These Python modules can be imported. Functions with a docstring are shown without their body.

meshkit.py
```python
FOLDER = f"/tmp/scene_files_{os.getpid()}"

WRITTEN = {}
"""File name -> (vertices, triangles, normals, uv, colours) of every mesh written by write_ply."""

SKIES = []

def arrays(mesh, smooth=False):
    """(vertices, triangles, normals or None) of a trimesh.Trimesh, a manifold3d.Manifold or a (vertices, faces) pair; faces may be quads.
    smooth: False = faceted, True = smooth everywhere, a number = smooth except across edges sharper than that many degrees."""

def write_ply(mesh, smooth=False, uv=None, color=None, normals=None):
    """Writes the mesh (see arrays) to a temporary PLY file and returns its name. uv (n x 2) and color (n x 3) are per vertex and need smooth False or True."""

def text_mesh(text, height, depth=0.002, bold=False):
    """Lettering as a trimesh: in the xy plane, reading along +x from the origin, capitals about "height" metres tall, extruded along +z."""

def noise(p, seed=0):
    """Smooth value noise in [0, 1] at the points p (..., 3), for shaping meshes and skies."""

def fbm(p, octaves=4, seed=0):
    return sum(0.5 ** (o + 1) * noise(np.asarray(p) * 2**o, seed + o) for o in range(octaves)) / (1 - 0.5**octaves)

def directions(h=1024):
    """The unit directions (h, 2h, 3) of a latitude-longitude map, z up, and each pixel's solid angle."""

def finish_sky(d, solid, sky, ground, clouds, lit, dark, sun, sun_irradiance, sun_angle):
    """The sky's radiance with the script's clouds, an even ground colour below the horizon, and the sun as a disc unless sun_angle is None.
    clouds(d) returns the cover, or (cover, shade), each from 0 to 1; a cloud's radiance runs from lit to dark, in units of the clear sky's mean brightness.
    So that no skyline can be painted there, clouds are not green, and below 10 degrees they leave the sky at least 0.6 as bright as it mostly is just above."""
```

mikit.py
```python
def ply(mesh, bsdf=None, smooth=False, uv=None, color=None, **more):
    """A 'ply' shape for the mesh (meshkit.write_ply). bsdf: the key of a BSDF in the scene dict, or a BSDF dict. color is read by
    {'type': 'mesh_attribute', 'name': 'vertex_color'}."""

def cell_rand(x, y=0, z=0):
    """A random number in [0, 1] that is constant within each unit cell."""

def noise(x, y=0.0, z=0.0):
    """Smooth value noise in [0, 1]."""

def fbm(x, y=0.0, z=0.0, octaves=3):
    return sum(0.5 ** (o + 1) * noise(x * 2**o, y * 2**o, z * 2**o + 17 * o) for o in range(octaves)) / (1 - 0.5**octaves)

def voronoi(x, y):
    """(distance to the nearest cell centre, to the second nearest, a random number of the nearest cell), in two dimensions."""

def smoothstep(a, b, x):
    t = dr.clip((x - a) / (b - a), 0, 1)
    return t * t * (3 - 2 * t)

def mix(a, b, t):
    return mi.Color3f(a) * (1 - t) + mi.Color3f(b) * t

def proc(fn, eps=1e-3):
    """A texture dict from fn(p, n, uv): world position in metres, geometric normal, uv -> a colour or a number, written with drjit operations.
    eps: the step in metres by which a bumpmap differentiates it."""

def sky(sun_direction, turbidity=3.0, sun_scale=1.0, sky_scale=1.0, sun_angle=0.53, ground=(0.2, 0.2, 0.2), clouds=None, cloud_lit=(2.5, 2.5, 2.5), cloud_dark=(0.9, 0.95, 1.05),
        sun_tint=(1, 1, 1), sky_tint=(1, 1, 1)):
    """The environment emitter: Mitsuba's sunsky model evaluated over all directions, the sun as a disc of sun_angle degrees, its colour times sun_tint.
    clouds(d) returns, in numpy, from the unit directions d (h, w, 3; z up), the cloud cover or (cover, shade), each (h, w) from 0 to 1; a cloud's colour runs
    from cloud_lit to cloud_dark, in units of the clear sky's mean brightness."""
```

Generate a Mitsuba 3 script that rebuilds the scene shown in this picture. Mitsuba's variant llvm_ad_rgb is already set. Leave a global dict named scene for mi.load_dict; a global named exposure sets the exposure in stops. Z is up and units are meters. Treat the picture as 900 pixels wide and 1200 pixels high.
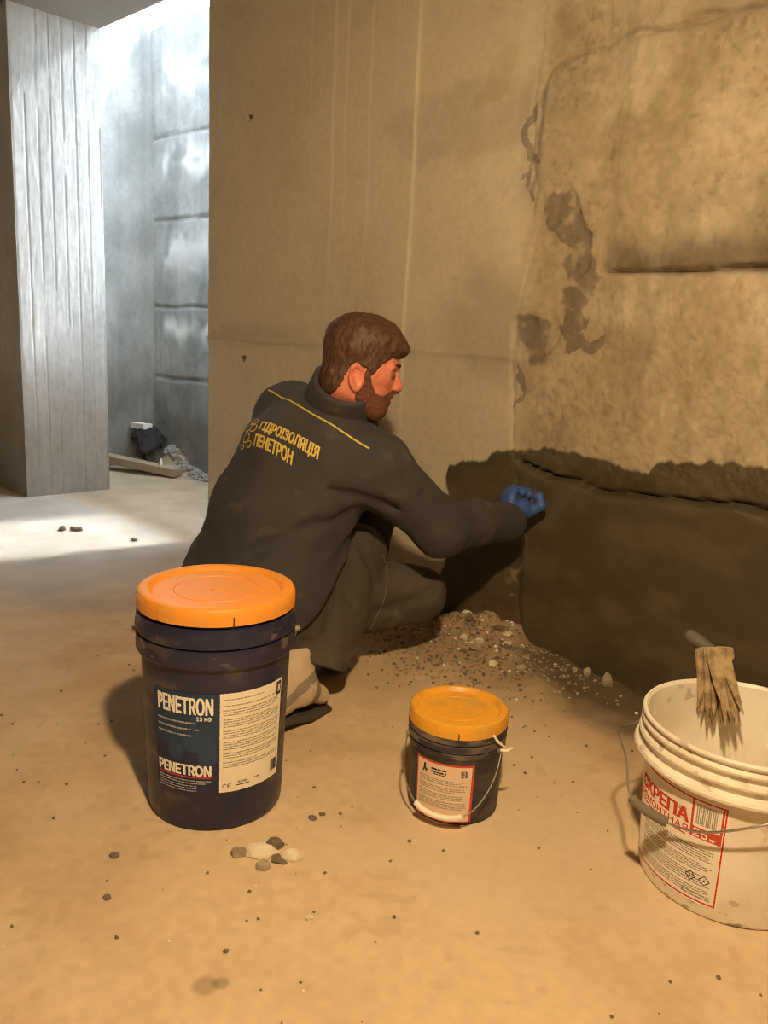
import math, random
import numpy as np, trimesh, drjit as dr, mitsuba as mi
import manifold3d as m3
import mikit, meshkit
from mikit import noise, fbm, smoothstep, mix, proc, ply
T = mi.ScalarTransform4f
scene, labels = {}, {}
random.seed(7)

# ---------------------------------------------------------------- camera, daylight, lamp, exposure
exposure = 0.0
CAM_Z, PITCH, ROLL, FOCAL = .92, math.radians(12.3), math.radians(2.85), 970.0
def nrm(v): v = np.asarray(v, float); return v / np.linalg.norm(v)
fwd = np.array([0, math.cos(PITCH), -math.sin(PITCH)]); upv = np.cross([1., 0, 0], fwd)
upv = upv * math.cos(ROLL) - np.array([1., 0, 0]) * math.sin(ROLL)
eye = np.array([0, 0, CAM_Z])
scene['camera'] = {'type': 'perspective', 'fov': 2 * math.degrees(math.atan(450 / FOCAL)), 'fov_axis': 'x', 'near_clip': .02, 'far_clip': 200.,
                   'to_world': T().look_at(origin=eye.tolist(), target=(eye + fwd).tolist(), up=upv.tolist())}
# the building's own axes: U runs along the long wall to the right, V goes through it, away from the camera; O is a point at its foot
O = np.array([0, 2.729, 0.]); U = nrm([1, -.959, 0]); V = np.array([-U[1], U[0], 0.])
def W3(s, z, out=0): return O + s * U - out * V + np.array([0, 0, z])
def RM(s, t, z): return O + s * U + t * V + np.array([0, 0, z])
SUN = nrm(.23 * U + 1.0 * V + np.array([0, 0, .85]))
def clouds(d): return np.full(d.shape[:2], .9), np.zeros(d.shape[:2])
scene['sky'] = mikit.sky(SUN.tolist(), turbidity=4, sun_scale=6.3, sky_scale=38.0, sun_angle=7.0, sun_tint=(.78, 1.0, 1.36), sky_tint=(.88, 1.0, 1.14), clouds=clouds, cloud_lit=(1.2, 1.36, 1.52), ground=(.3, .29, .27))
LAMP = np.array([.10, .40, 1.55]); LAMP_POWER = 2060.0
LAMP_COLOR = (1.0, .72, .385)
scene['work_lamp__bulb'] = {'type': 'sphere', 'center': LAMP.tolist(), 'radius': .04, 'emitter': {'type': 'area', 'radiance': {'type': 'rgb', 'value': [LAMP_POWER * c for c in LAMP_COLOR]}}, 'bsdf': {'type': 'diffuse'}}
CEIL = 2.30

# ---------------------------------------------------------------- small helpers
def num(key):
    if not any(k == key or k.startswith(key + '__') for k in scene): return key
    i = 1
    while any(k == f'{key}_{i:03d}' or k.startswith(f'{key}_{i:03d}__') for k in scene): i += 1
    return f'{key}_{i:03d}'
def tag(key, label=None, category=None, group=None, kind=None):
    d = {k: v for k, v in dict(label=label, category=category, group=group, kind=kind).items() if v}
    labels[key] = {**labels.get(key, {}), **d}
def put(key, mesh, bsdf, smooth=30, **kw): scene[key] = ply(mesh, bsdf, smooth, **kw); return key
def part(parent, name, mesh, bsdf, smooth=30, label=None):
    key = num(parent + '__' + name); put(key, mesh, bsdf, smooth)
    if label: tag(key, label)
    return key
def cat(ms): return trimesh.util.concatenate(ms)
def tm(man):
    m = man.to_mesh(); return trimesh.Trimesh(m.vert_properties[:, :3], m.tri_verts, process=False)
def room_box(s0, s1, t0, t1, z0, z1):
    """a box of the building, given along its own axes"""
    b = trimesh.creation.box((s1 - s0, t1 - t0, z1 - z0)); v = b.vertices + [(s0 + s1) / 2, (t0 + t1) / 2, (z0 + z1) / 2]
    return trimesh.Trimesh(O + v[:, :1] * U + v[:, 1:2] * V + v[:, 2:] * [0, 0, 1], b.faces, process=False)
def tube(pts, r, sides=10, closed=False, caps=True):
    p = np.asarray(pts, float); n = len(p); t = np.gradient(p, axis=0); t /= np.linalg.norm(t, axis=1, keepdims=True)
    ref = np.array([0, 0, 1.]) if abs(t[0, 2]) < .9 else np.array([1., 0, 0]); A = []
    a = nrm(np.cross(t[0], ref))
    for i in range(n): a = nrm(a - t[i] * (a @ t[i])); A.append(a)
    A = np.array(A); B = np.cross(t, A); an = np.arange(sides) * 2 * np.pi / sides; r = np.broadcast_to(r, n)
    v = p[:, None] + r[:, None, None] * (np.cos(an)[None, :, None] * A[:, None] + np.sin(an)[None, :, None] * B[:, None])
    f = []
    for i in range(n - 1):
        for j in range(sides): k = (j + 1) % sides; f += [[i*sides+j, i*sides+k, (i+1)*sides+k], [i*sides+j, (i+1)*sides+k, (i+1)*sides+j]]
    v = v.reshape(-1, 3)
    if caps:
        v = np.vstack([v, p[:1], p[-1:]]); c = n * sides
        for j in range(sides): k = (j + 1) % sides; f += [[c, k, j], [c + 1, (n-1)*sides+j, (n-1)*sides+k]]
    return trimesh.Trimesh(v, f, process=False)
def spline(pts, n=24):
    from scipy.interpolate import CubicSpline
    p = np.asarray(pts, float); d = np.r_[0, np.cumsum(np.linalg.norm(np.diff(p, axis=0), axis=1))]
    return CubicSpline(d, p)(np.linspace(0, d[-1], n))
def sheet(s, z, P, mask=None, skirt=None):
    """grid s x z whose points are P(S, Z) -> (.., 3); mask(S, Z of face centres); a skirt pushes the rim back by the vector, so that the sheet has thickness"""
    S, Z = np.meshgrid(s, z, indexing='ij'); v = P(S, Z).reshape(-1, 3); n, m = S.shape
    i, j = np.meshgrid(np.arange(n - 1), np.arange(m - 1), indexing='ij'); a = (i * m + j).ravel()
    q = np.stack([a, a + m, a + m + 1, a + 1], 1)
    if mask is not None:
        cs = ((S[1:, 1:] + S[:-1, :-1]) / 2).ravel(); cz = ((Z[1:, 1:] + Z[:-1, :-1]) / 2).ravel(); q = q[mask(cs, cz)]
    f = np.vstack([q[:, [0, 1, 2]], q[:, [0, 2, 3]]])
    if skirt is not None:
        e = np.vstack([q[:, [0, 1]], q[:, [1, 2]], q[:, [2, 3]], q[:, [3, 0]]]); code = e.min(1) * (len(v) + 1) + e.max(1)
        u, idx, c = np.unique(code, return_index=True, return_counts=True); b = e[idx[c == 1]]; L = len(v)
        v = np.vstack([v, v, v + skirt]); b = b + L; f = np.vstack([f, np.stack([b[:, 1], b[:, 0], b[:, 0] + L], 1), np.stack([b[:, 1], b[:, 0] + L, b[:, 1] + L], 1)])
    mesh = trimesh.Trimesh(v, f, process=False); mesh.remove_unreferenced_vertices(); return mesh
def N3(P, f, seed=0): return meshkit.noise(np.asarray(P) * f, seed) - .5
def F3(P, f, o=4, seed=0): return meshkit.fbm(np.asarray(P) * f, o, seed) - .5

# ---------------------------------------------------------------- materials
def sz(p):
    return (p.x - O[0]) * U[0] + (p.y - O[1]) * U[1], (p.x - O[0]) * V[0] + (p.y - O[1]) * V[1], p.z
def pw(x, xs, ys):
    r = mi.Float(ys[0])
    for a, b, c, d in zip(xs[:-1], xs[1:], ys[:-1], ys[1:]): r = r + (d - c) * dr.clip((x - a) / (b - a), 0, 1)
    return r
def band(x, c, w): return dr.exp(-dr.square((x - c) / w))
def plain(key, color, rough=.6, **kw): scene[key] = {'type': 'twosided', 'bsdf': {'type': 'principled', 'base_color': {'type': 'rgb', 'value': list(color)}, 'roughness': rough, **kw}}
def textured(key, fn, rough=.8, bump=None, scale=.002, eps=1e-3, **kw):
    b = {'type': 'principled', 'base_color': proc(fn), 'roughness': rough if not callable(rough) else proc(rough), **kw}
    if bump: b = {'type': 'bumpmap', 'arbitrary': proc(bump, eps), 'scale': scale, 'bsdf': b}
    scene[key] = {'type': 'twosided', 'bsdf': b}

WETX = [.25, .27, .33, .41, .43, .50, .615, .724, .828, .926, .946, 1.01, 1.115, 1.25, 1.7, 2.4]
WETY = [.46, .53, .545, .558, .586, .607, .621, .62, .607, .597, .622, .642, .656, .66, .70, .68]
def wall_color(p, n, uv):
    s, t, z = sz(p)
    big = fbm(s * 1.7, z * 1.7, 3.1, 3); mid = fbm(s * 9, z * 7, t * 9, 3); fine = fbm(s * 70, z * 70, t * 60, 2)
    cast = smoothstep(.56, .46, s); v0 = smoothstep(.25, .75, big * .65 + mid * .35); c = mix((.36, .285, .190), (.45, .37, .262), v0) * (1 - cast) + mix((.51, .435, .335), (.60, .52, .405), v0) * cast
    pit = smoothstep(.56, .70, fbm(s * 75, z * 75, t * 60, 4)) * smoothstep(.35, .6, mid); c = c * (1 + .36 * (fbm(s * 26, z * 26, 2., 3) - .5) * (1 - cast))
    c = c * (1 + (fine - .5) * (.30 - .16 * cast)) * (1 - .20 * pit * (1 - cast) * (.35 + .65 * smoothstep(1.05, 1.12, z)))
    blockish = smoothstep(.50, .62, s + .05 * (mid - .5)) * smoothstep(.55, .62, z)
    pale = smoothstep(.45, .75, fbm(s * 5, z * 5, 9.0, 3)) * blockish
    c = mix(c, mi.Color3f(.53, .45, .335) * (.85 + .3 * fine), pale * .75)
    # lime runs down the smooth part
    wob = .012 * (noise(z * 5, 4.0) - .5) + .004 * (noise(z * 25, 1.0) - .5)
    run = band(s + wob * .5, .0515, .0075) * (.55 + .45 * noise(z * 9, 2.)) * smoothstep(.55, .9, z)
    run += .45 * band(s + wob, -.322, .008) * smoothstep(.75, 1.5, z) + .38 * band(s + wob, -.262, .006) * smoothstep(1.1, 1.7, z) + .36 * band(s + wob * 1.5, -.150, .006) * smoothstep(.95, 1.5, z)
    run += .22 * band(s + wob, -.44, .005) * smoothstep(1.4, 1.8, z) + .16 * band(s - wob, -.035, .006) * smoothstep(1.4, 1.8, z) + .22 * band(s, .047, .03) * smoothstep(.8, 1.3, z) * mid
    c = mix(c, (.84, .76, .61), dr.clip(run, 0, 1) * .85)
    # the trowelled pale spot, formwork line, tie holes
    w1, w2 = .13 * (fbm(s * 13, z * 13, 5., 5) - .5), .13 * (fbm(s * 13, z * 13, 8., 5) - .5)
    d = dr.square((s + .5 * w1 - .36 - .5 * (z - 1.615)) / .062) + dr.square((z + .5 * w2 - 1.615) / .085) + 1.8 * (mid - .5)
    c = mix(c, (.52, .43, .29), .6 * smoothstep(1.05, .75, d))
    left = smoothstep(.50, .44, s)
    c = c * (1 - .14 * left * band(z + .02 * (mid - .5), .858, .006) - .16 * left * band(z, .88, .05) * smoothstep(.3, .6, mid))
    for a, b in ((-.78, 1.66), (-.803, .79)): c = c * (1 - .8 * smoothstep(.016, .008, dr.sqrt(dr.square(s - a) + dr.square(z - b)) + .006 * (fine - .5)))
    # damp, knocked-off plaster along the seam
    w1, w2 = .13 * (fbm(s * 13, z * 13, 5., 5) - .5), .13 * (fbm(s * 13, z * 13, 8., 5) - .5)
    def blob(a, b, ra, rb, k=0.): return dr.sqrt(dr.square((s + w1 - a - k * (z - b)) / ra) + dr.square((z + w2 - b) / rb))
    e = dr.minimum(blob(.632, 1.19, .048, .12, -.35), blob(.660, 1.0, .035, .075))
    e = dr.minimum(e, dr.minimum(blob(.535, .930, .075, .07, -.35), blob(.70, .925, .075, .028, -.2)))
    e = dr.minimum(e, dr.minimum(blob(.487, 1.43, .016, .12), blob(.49, .78, .012, .07)))
    c = mix(c, c * mi.Color3f(.46, .46, .50), .85 * smoothstep(1.12, .9, e) * smoothstep(.05, .35, fbm(s * 24, z * 24, 3., 3)))
    c = c * (1 - .22 * smoothstep(1.35, .6, blob(.38, .93, .16, .16)) - .15 * smoothstep(1.3, .7, blob(.25, 1.52, .3, .10)))
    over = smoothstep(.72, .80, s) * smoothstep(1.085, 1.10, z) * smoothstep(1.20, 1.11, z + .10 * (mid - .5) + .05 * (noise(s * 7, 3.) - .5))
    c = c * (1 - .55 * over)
    c = c * (1 - .20 * blockish * smoothstep(.5, .72, fbm(s * 16, z * 5, 2.0, 3)) * smoothstep(1.7, 1.2, z))
    q1, q2 = dr.maximum(.565 - s + .05 * (mid - .5), 0.), dr.maximum(z - pw(s, [.5, .62, .75, 1.1], [1.555, 1.575, 1.585, 1.59]) + .05 * (mid - .5), 0.)
    rim = (dr.sqrt(q1 * q1 + q2 * q2) - .06); c = c * (1 - (.30 * band(rim, .004, .008) + .16 * band(rim, .03, .04)) * smoothstep(.25, .55, fbm(s * 9, z * 9, 6., 3)) * smoothstep(1.22, 1.34, z))
    # fresh waterproofing slurry, brushed on wet
    edge = z - pw(s, WETX, WETY) - .016 * (noise(s * 38, 5.0) - .5) - .006 * (noise(s * 120, 6.0) - .5)
    side = s - .262 - .03 * (fbm(z * 14, 3., 1., 2) - .5)
    wet = smoothstep(.006, -.006, edge) * smoothstep(-.006, .008, side)
    thin = fbm(s * 8, z * 14, 2., 3)
    wc = mix((.058, .045, .024), (.082, .064, .036), smoothstep(.35, .7, thin)) * (.85 + .3 * fine)
    bare = smoothstep(.60, .72, fbm(s * 26, z * 26, 7., 3)) * band(s, .545 + .02 * (mid - .5), .022) * smoothstep(.03, .1, z)
    bare = dr.maximum(bare, smoothstep(.5, .7, fbm(s * 40, z * 40, 4., 2)) * band(s, .552, .02) * smoothstep(.50, .56, z))
    wc = mix(wc, (.30, .23, .15), .6 * bare)
    brick = smoothstep(.14, .03, z + .07 * (mid - .5)) * smoothstep(.36, .42, s) * smoothstep(.62, .55, s)
    wc = mix(wc, (.20, .085, .045), brick * .8)
    return mix(c, wc, wet)
def wall_rough(p, n, uv):
    s, t, z = sz(p); wet = smoothstep(.01, -.01, z - pw(s, WETX, WETY)) * smoothstep(-.01, .01, s - .262); return .92 - .30 * wet
def wall_bump(p, n, uv):
    s, t, z = sz(p); r = (.30 + .70 * smoothstep(.5, .6, s)) * (.35 + .65 * smoothstep(.50, .62, z))
    return r * (fbm(s * 60, z * 60, t * 60, 4) - .35 * smoothstep(.5, .9, fbm(s * 110, z * 110, t * 110, 2)))
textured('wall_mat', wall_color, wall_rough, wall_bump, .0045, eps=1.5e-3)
def floor_color(p, n, uv):
    s, t, z = sz(p); x, y = p.x, p.y
    big = fbm(x * 1.3, y * 1.3, 2., 3); mid = fbm(x * 7, y * 7, 5., 3); fine = fbm(x * 60, y * 60, 1., 2)
    c = mix((.50, .345, .205), (.62, .455, .29), smoothstep(.3, .7, .55 * big + .45 * mid)) * (.93 + .14 * fine)
    dusty = smoothstep(.52, .7, fbm(x * 3, y * 3, 8., 3)); c = mix(c, (.62, .49, .34), .5 * dusty)
    spot = smoothstep(.74, .80, noise(x * 38, y * 38, 3.)) * smoothstep(.5, .65, noise(x * 5, y * 5, 6.)); c = c * (1 - .06 * spot)
    dust = smoothstep(-1.35, -.75, t + .3 * (big - .5)) * smoothstep(-.35, -.85, s + .3 * (mid - .5)); c = mix(c, mi.Color3f(.40, .365, .32) * (.85 + .3 * mid), dust * .85 * smoothstep(.02, -.14, t + .08 * (mid - .5)))
    c = mix(c, mi.Color3f(.30, .24, .165) * (.8 + .4 * mid), smoothstep(-.14, .02, t + .08 * (mid - .5)) * smoothstep(-.35, -.85, s) * .85)  # dim floor behind the daylight patch, its shade painted as darker brown
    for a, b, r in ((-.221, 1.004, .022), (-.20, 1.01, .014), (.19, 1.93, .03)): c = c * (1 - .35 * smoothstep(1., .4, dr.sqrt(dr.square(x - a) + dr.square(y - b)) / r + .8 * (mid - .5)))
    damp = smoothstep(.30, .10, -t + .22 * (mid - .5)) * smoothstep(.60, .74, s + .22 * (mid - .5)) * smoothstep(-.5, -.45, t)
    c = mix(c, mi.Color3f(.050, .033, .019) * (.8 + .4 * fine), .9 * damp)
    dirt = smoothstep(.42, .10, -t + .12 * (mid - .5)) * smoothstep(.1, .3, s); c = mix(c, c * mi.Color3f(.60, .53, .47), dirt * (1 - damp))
    return c
def floor_bump(p, n, uv): return fbm(p.x * 55, p.y * 55, 1., 3) + .6 * fbm(p.x * 12, p.y * 12, 2., 2)
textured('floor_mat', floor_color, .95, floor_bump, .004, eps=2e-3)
def far_color(p, n, uv):
    s, t, z = sz(p)
    big = fbm(s * 2 + t * 2, z * 2, 3., 3); mid = fbm((s + t) * 8, z * 5, t * 3, 3); fine = fbm(s * 50, z * 50, t * 50, 2)
    c = mix((.285, .295, .285), (.44, .455, .445), smoothstep(.3, .7, .5 * big + .5 * mid)) * (.88 + .24 * fine)
    st = fbm((s + t) * 22, z * .8, 6., 2); c = c * (.86 + .28 * st)
    # lime bloom under the joints of the far wall, shade low down painted in as darkening
    farw = smoothstep(.7, .85, t) * smoothstep(-2.86, -2.80, s)
    bl = 0.
    for zc, w in ((2.33, .09), (1.83, .10), (1.36, .12), (.88, .06)): bl = bl + band(z + .09 * (fbm(s * 9, z * 5, 1., 3) - .5), zc, w)
    c = mix(c, (.86, .87, .86), .9 * dr.clip(bl, 0, 1) * farw * smoothstep(.3, .6, fbm(s * 6, z * 6, 4., 3)))
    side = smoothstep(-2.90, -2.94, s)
    c = mix(c, (.82, .82, .80), side * .8 * smoothstep(0.05, .3, (z - 2.05) - 1.6 * (t - .56) + .25 * (st - .5)))  # sunlit upper corner of the side wall, painted in as a pale diagonal
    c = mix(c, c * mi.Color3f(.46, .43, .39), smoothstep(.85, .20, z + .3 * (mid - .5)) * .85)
    for zc in (1.99, 1.51, 1.0, .57): c = c * (1 - .25 * farw * band(z + .03 * (mid - .5), zc, .012))
    return c
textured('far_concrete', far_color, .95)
def pier_color(p, n, uv):
    s, t, z = sz(p)
    board = mikit.cell_rand(dr.floor(t / .062), 3., 0.); mid = fbm(t * 9, z * 4, s * 4, 3); fine = fbm(t * 60, z * 40, s * 60, 2); st = fbm(t * 45, z * 1.2, 2., 2)
    c = mix((.40, .405, .395), (.53, .535, .525), .4 * board + .6 * smoothstep(.3, .7, mid)) * (.85 + .2 * fine + .12 * st)
    return mix(c, c * mi.Color3f(.46, .38, .29), smoothstep(1.05, .25, z + .45 * (fbm(t * 3, z * 2, 7., 3) - .5)) * .8)  # shade on the lower pier, painted in as a brown fade
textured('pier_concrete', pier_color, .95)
plain('ceiling_mat', (.25, .23, .20), .95); plain('dark_concrete', (.11, .10, .085), .95)

# ---------------------------------------------------------------- the room
# floor, one sheet with a rough top
def floor_h(x, y):
    P = np.stack([x, y, np.zeros_like(x)], -1); s = (x - O[0]) * U[0] + (y - O[1]) * U[1]; t = (x - O[0]) * V[0] + (y - O[1]) * V[1]
    h = .010 * F3(P, 2.2, 3, 1) + .005 * F3(P, 14, 3, 2)
    h = h * np.clip((np.hypot(x + .02, y - 1.45) - .75) / .5, .25, 1)
    near = np.clip((t + .10) / .10, 0, 1) * (t < .02) * (s > -1.0); h = h + .016 * near * (1 + N3(P, 20, 3))
    heap = .055 * np.exp(-((s - .50) / .16) ** 2 - ((t + .02) / .11) ** 2) + .030 * np.exp(-((s - .62) / .30) ** 2 - ((t + .10) / .16) ** 2) + .02 * np.exp(-((s - .35) / .16) ** 2 - ((t + .10) / .13) ** 2)
    h = h + heap * (1 + .5 * N3(P, 16, 4) + .5 * N3(P, 40, 5))
    rub = .10 * np.exp(-((s + 2.75) / .28) ** 2 - ((t - .83) / .15) ** 2); return h + rub * (1 + N3(P, 14, 6))
_gx, _gy = np.arange(-1.5, 1.3, .0125), np.arange(.8, 3.7, .0125); _gh = floor_h(*np.meshgrid(_gx, _gy, indexing='ij'))
def floorz(x, y):
    i, j = (x - _gx[0]) / .0125, (y - _gy[0]) / .0125
    if not (0 <= i < len(_gx) - 1 and 0 <= j < len(_gy) - 1): return float(floor_h(np.array([x]), np.array([y]))[0])
    a, b = int(i), int(j); u, v = i - a, j - b
    return float((_gh[a, b] * (1 - u) + _gh[a + 1, b] * u) * (1 - v) + (_gh[a, b + 1] * (1 - u) + _gh[a + 1, b + 1] * u) * v)
ss = np.r_[np.arange(-5.5, -3.2, .10), np.arange(-3.2, -1.1, .03), np.arange(-1.1, 1.5, .016), np.arange(1.5, 3.55, .1)]
tt = np.r_[np.arange(-4.5, -2.1, .1), np.arange(-2.1, -.25, .025), np.arange(-.25, .04, .012), np.arange(.04, .92, .03)]
def floor_P(S, Tt):
    P = O + S[..., None] * U + Tt[..., None] * V; P[..., 2] = floor_h(P[..., 0], P[..., 1]); return P
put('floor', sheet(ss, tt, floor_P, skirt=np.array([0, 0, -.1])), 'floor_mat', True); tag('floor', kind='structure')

# the long wall: a cast face on the left, foundation blocks on the right
SEZ = [-.1, .02, .17, .33, .52, .58, .67, .84, .96, 1.07, 1.28, 1.34, 1.43, 1.54, 1.66, 1.78, 2.4]
SES = [.575, .585, .562, .552, .526, .505, .494, .477, .477, .50, .545, .50, .485, .482, .494, .491, .49]
J1X, J1Y = [.45, .53, .58, .65, .71, .79, .93, 1.09, 1.16, 1.23, 4], [.58, .572, .562, .546, .549, .532, .540, .551, .562, .554, .555]
J2X, J2Y = [.45, .74, .84, .95, 1.07, 1.15, 4], [1.10, 1.098, 1.092, 1.095, 1.10, 1.10, 1.10]
J3X, J3Y = [.45, .535, .63, .75, .84, .96, 1.07, 4], [1.60, 1.622, 1.637, 1.647, 1.642, 1.646, 1.648, 1.645]
def seam(z): return np.interp(z, SEZ, SES) + .006 * N3(np.stack([z * 0, z * 0, z], -1), 30, 3)
def wall_out(S, Z):
    P = np.stack([S, Z, np.zeros_like(S)], -1)
    g = .010 * F3(P, 1.6, 3, 11) + .004 * F3(P, 6, 3, 12)
    b = smooth01((S - seam(Z)) / .03)
    mono = g + .0035 * np.exp(-((Z - .858) / .008) ** 2) + .0022 * (Z > .858)
    for c, w in ((.0515, .006), (-.322, .006)): mono = mono + .0022 * np.exp(-((S - c + .01 * N3(P, 5, 4)) / w) ** 2) * (Z > .7)
    up = .25 + .75 * smooth01((Z - .53) / .06); blk = .9 * g + up * (.009 * F3(P, 8, 4, 13) + .003 * F3(P, 40, 3, 14))
    dj = 9.
    for X, Y, wd in ((J1X, J1Y, 1.), (J2X, J2Y, 1.), (J3X, J3Y, .8)):
        d = Z - np.interp(S, X, Y); w = .0042 * (1 + 1.2 * N3(P, 25, 15)) * (1 if Y is not J3Y else 1.1)
        act = 1. if Y is J1Y else smooth01((S - (.70 if Y is J2Y else .55)) / .05)
        dp = .020 * (1.0 if Y is not J3Y else smooth01((S - .80) / .05) * smooth01((1.0 - S) / .08) * .7 + .06)
        blk = blk - act * (dp * (.25 + 1.05 * meshkit.noise(P * [8, 0, 1], 55)) * np.exp(-(d / w) ** 4) + (.006 if Y is not J3Y else .003) * np.exp(-(d / .022) ** 2) * (1 + 2 * N3(P, 18, 16)))
    blk = blk + .013 * smooth01((np.interp(S, J1X, J1Y) - Z) / .012) - .012 * smooth01(.5 - abs(Z - .83) / .6) * 0
    blk = blk + .010 * smooth01((Z - np.interp(S, J2X, J2Y)) / .01) * smooth01((S - .72) / .06)
    e = np.hypot((S - .63 + .3 * (Z - 1.19)) / .05, (Z - 1.19) / .13) + .9 * N3(P, 16, 17); e2 = np.hypot((S - .54) / .07, (Z - .925) / .055) + .9 * N3(P, 18, 18)
    out = mono * (1 - b) + blk * b
    out = out - .009 * smooth01((1.05 - e) / .15) - .008 * smooth01((1.05 - e2) / .15)
    rim = np.hypot(np.maximum(.565 - S, 0), np.maximum(Z - np.interp(S, [.5, .62, .75, 1.1], [1.555, 1.575, 1.585, 1.59]), 0)) - .06 + .03 * F3(P, 12, 3, 51)
    out = out + (Z > 1.2) * (.004 * smooth01(-rim / .02) - .005 * np.exp(-(rim / .007) ** 2) * meshkit.noise(P * 8, 52)) * smooth01((Z - 1.2) / .1) * smooth01((1.3 - S) / .3)
    groove = np.exp(-((S - seam(Z)) / .006) ** 2) * (.3 + .7 * (meshkit.noise(P * 7, 19))) * (.22 + .78 * np.maximum(smooth01((.98 - Z) / .1) * smooth01((Z - .55) / .1), np.exp(-((Z - 1.43) / .10) ** 2))) 
    out = out - .012 * groove * (Z > .1)
    for a, c in ((-.78, 1.66), (-.803, .79)): out = out - .03 * smooth01((.011 - np.hypot(S - a, Z - c)) / .005)
    return out
def smooth01(x): x = np.clip(x, 0, 1); return x * x * (3 - 2 * x)
def wall_P(S, Z): return O + S[..., None] * U - wall_out(S, Z)[..., None] * V + Z[..., None] * np.array([0, 0, 1.])
gs = np.r_[np.arange(-1.04, .44, .012), np.arange(.44, 1.5, .006), np.arange(1.5, 3.52, .04)]; gz = np.arange(-.06, 2.32, .0075)
rows = [('concrete_face', lambda s, z: s < seam(z))]
rows += [('block', lambda s, z: (s >= seam(z)) & (z < np.interp(s, J1X, J1Y))),
         ('block', lambda s, z: (s >= seam(z)) & (z >= np.interp(s, J1X, J1Y)) & (z < np.interp(s, J2X, J2Y))),
         ('block', lambda s, z: (s >= seam(z)) & (z >= np.interp(s, J2X, J2Y)) & (z < np.interp(s, J3X, J3Y))),
         ('block', lambda s, z: (s >= seam(z)) & (z >= np.interp(s, J3X, J3Y)))]
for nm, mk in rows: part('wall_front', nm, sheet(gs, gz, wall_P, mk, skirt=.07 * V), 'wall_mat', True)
part('wall_front', 'core', room_box(-1.04, 3.5, .055, .13, -.05, CEIL + .02), 'wall_mat', False)
tag('wall_front', kind='structure')

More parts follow.
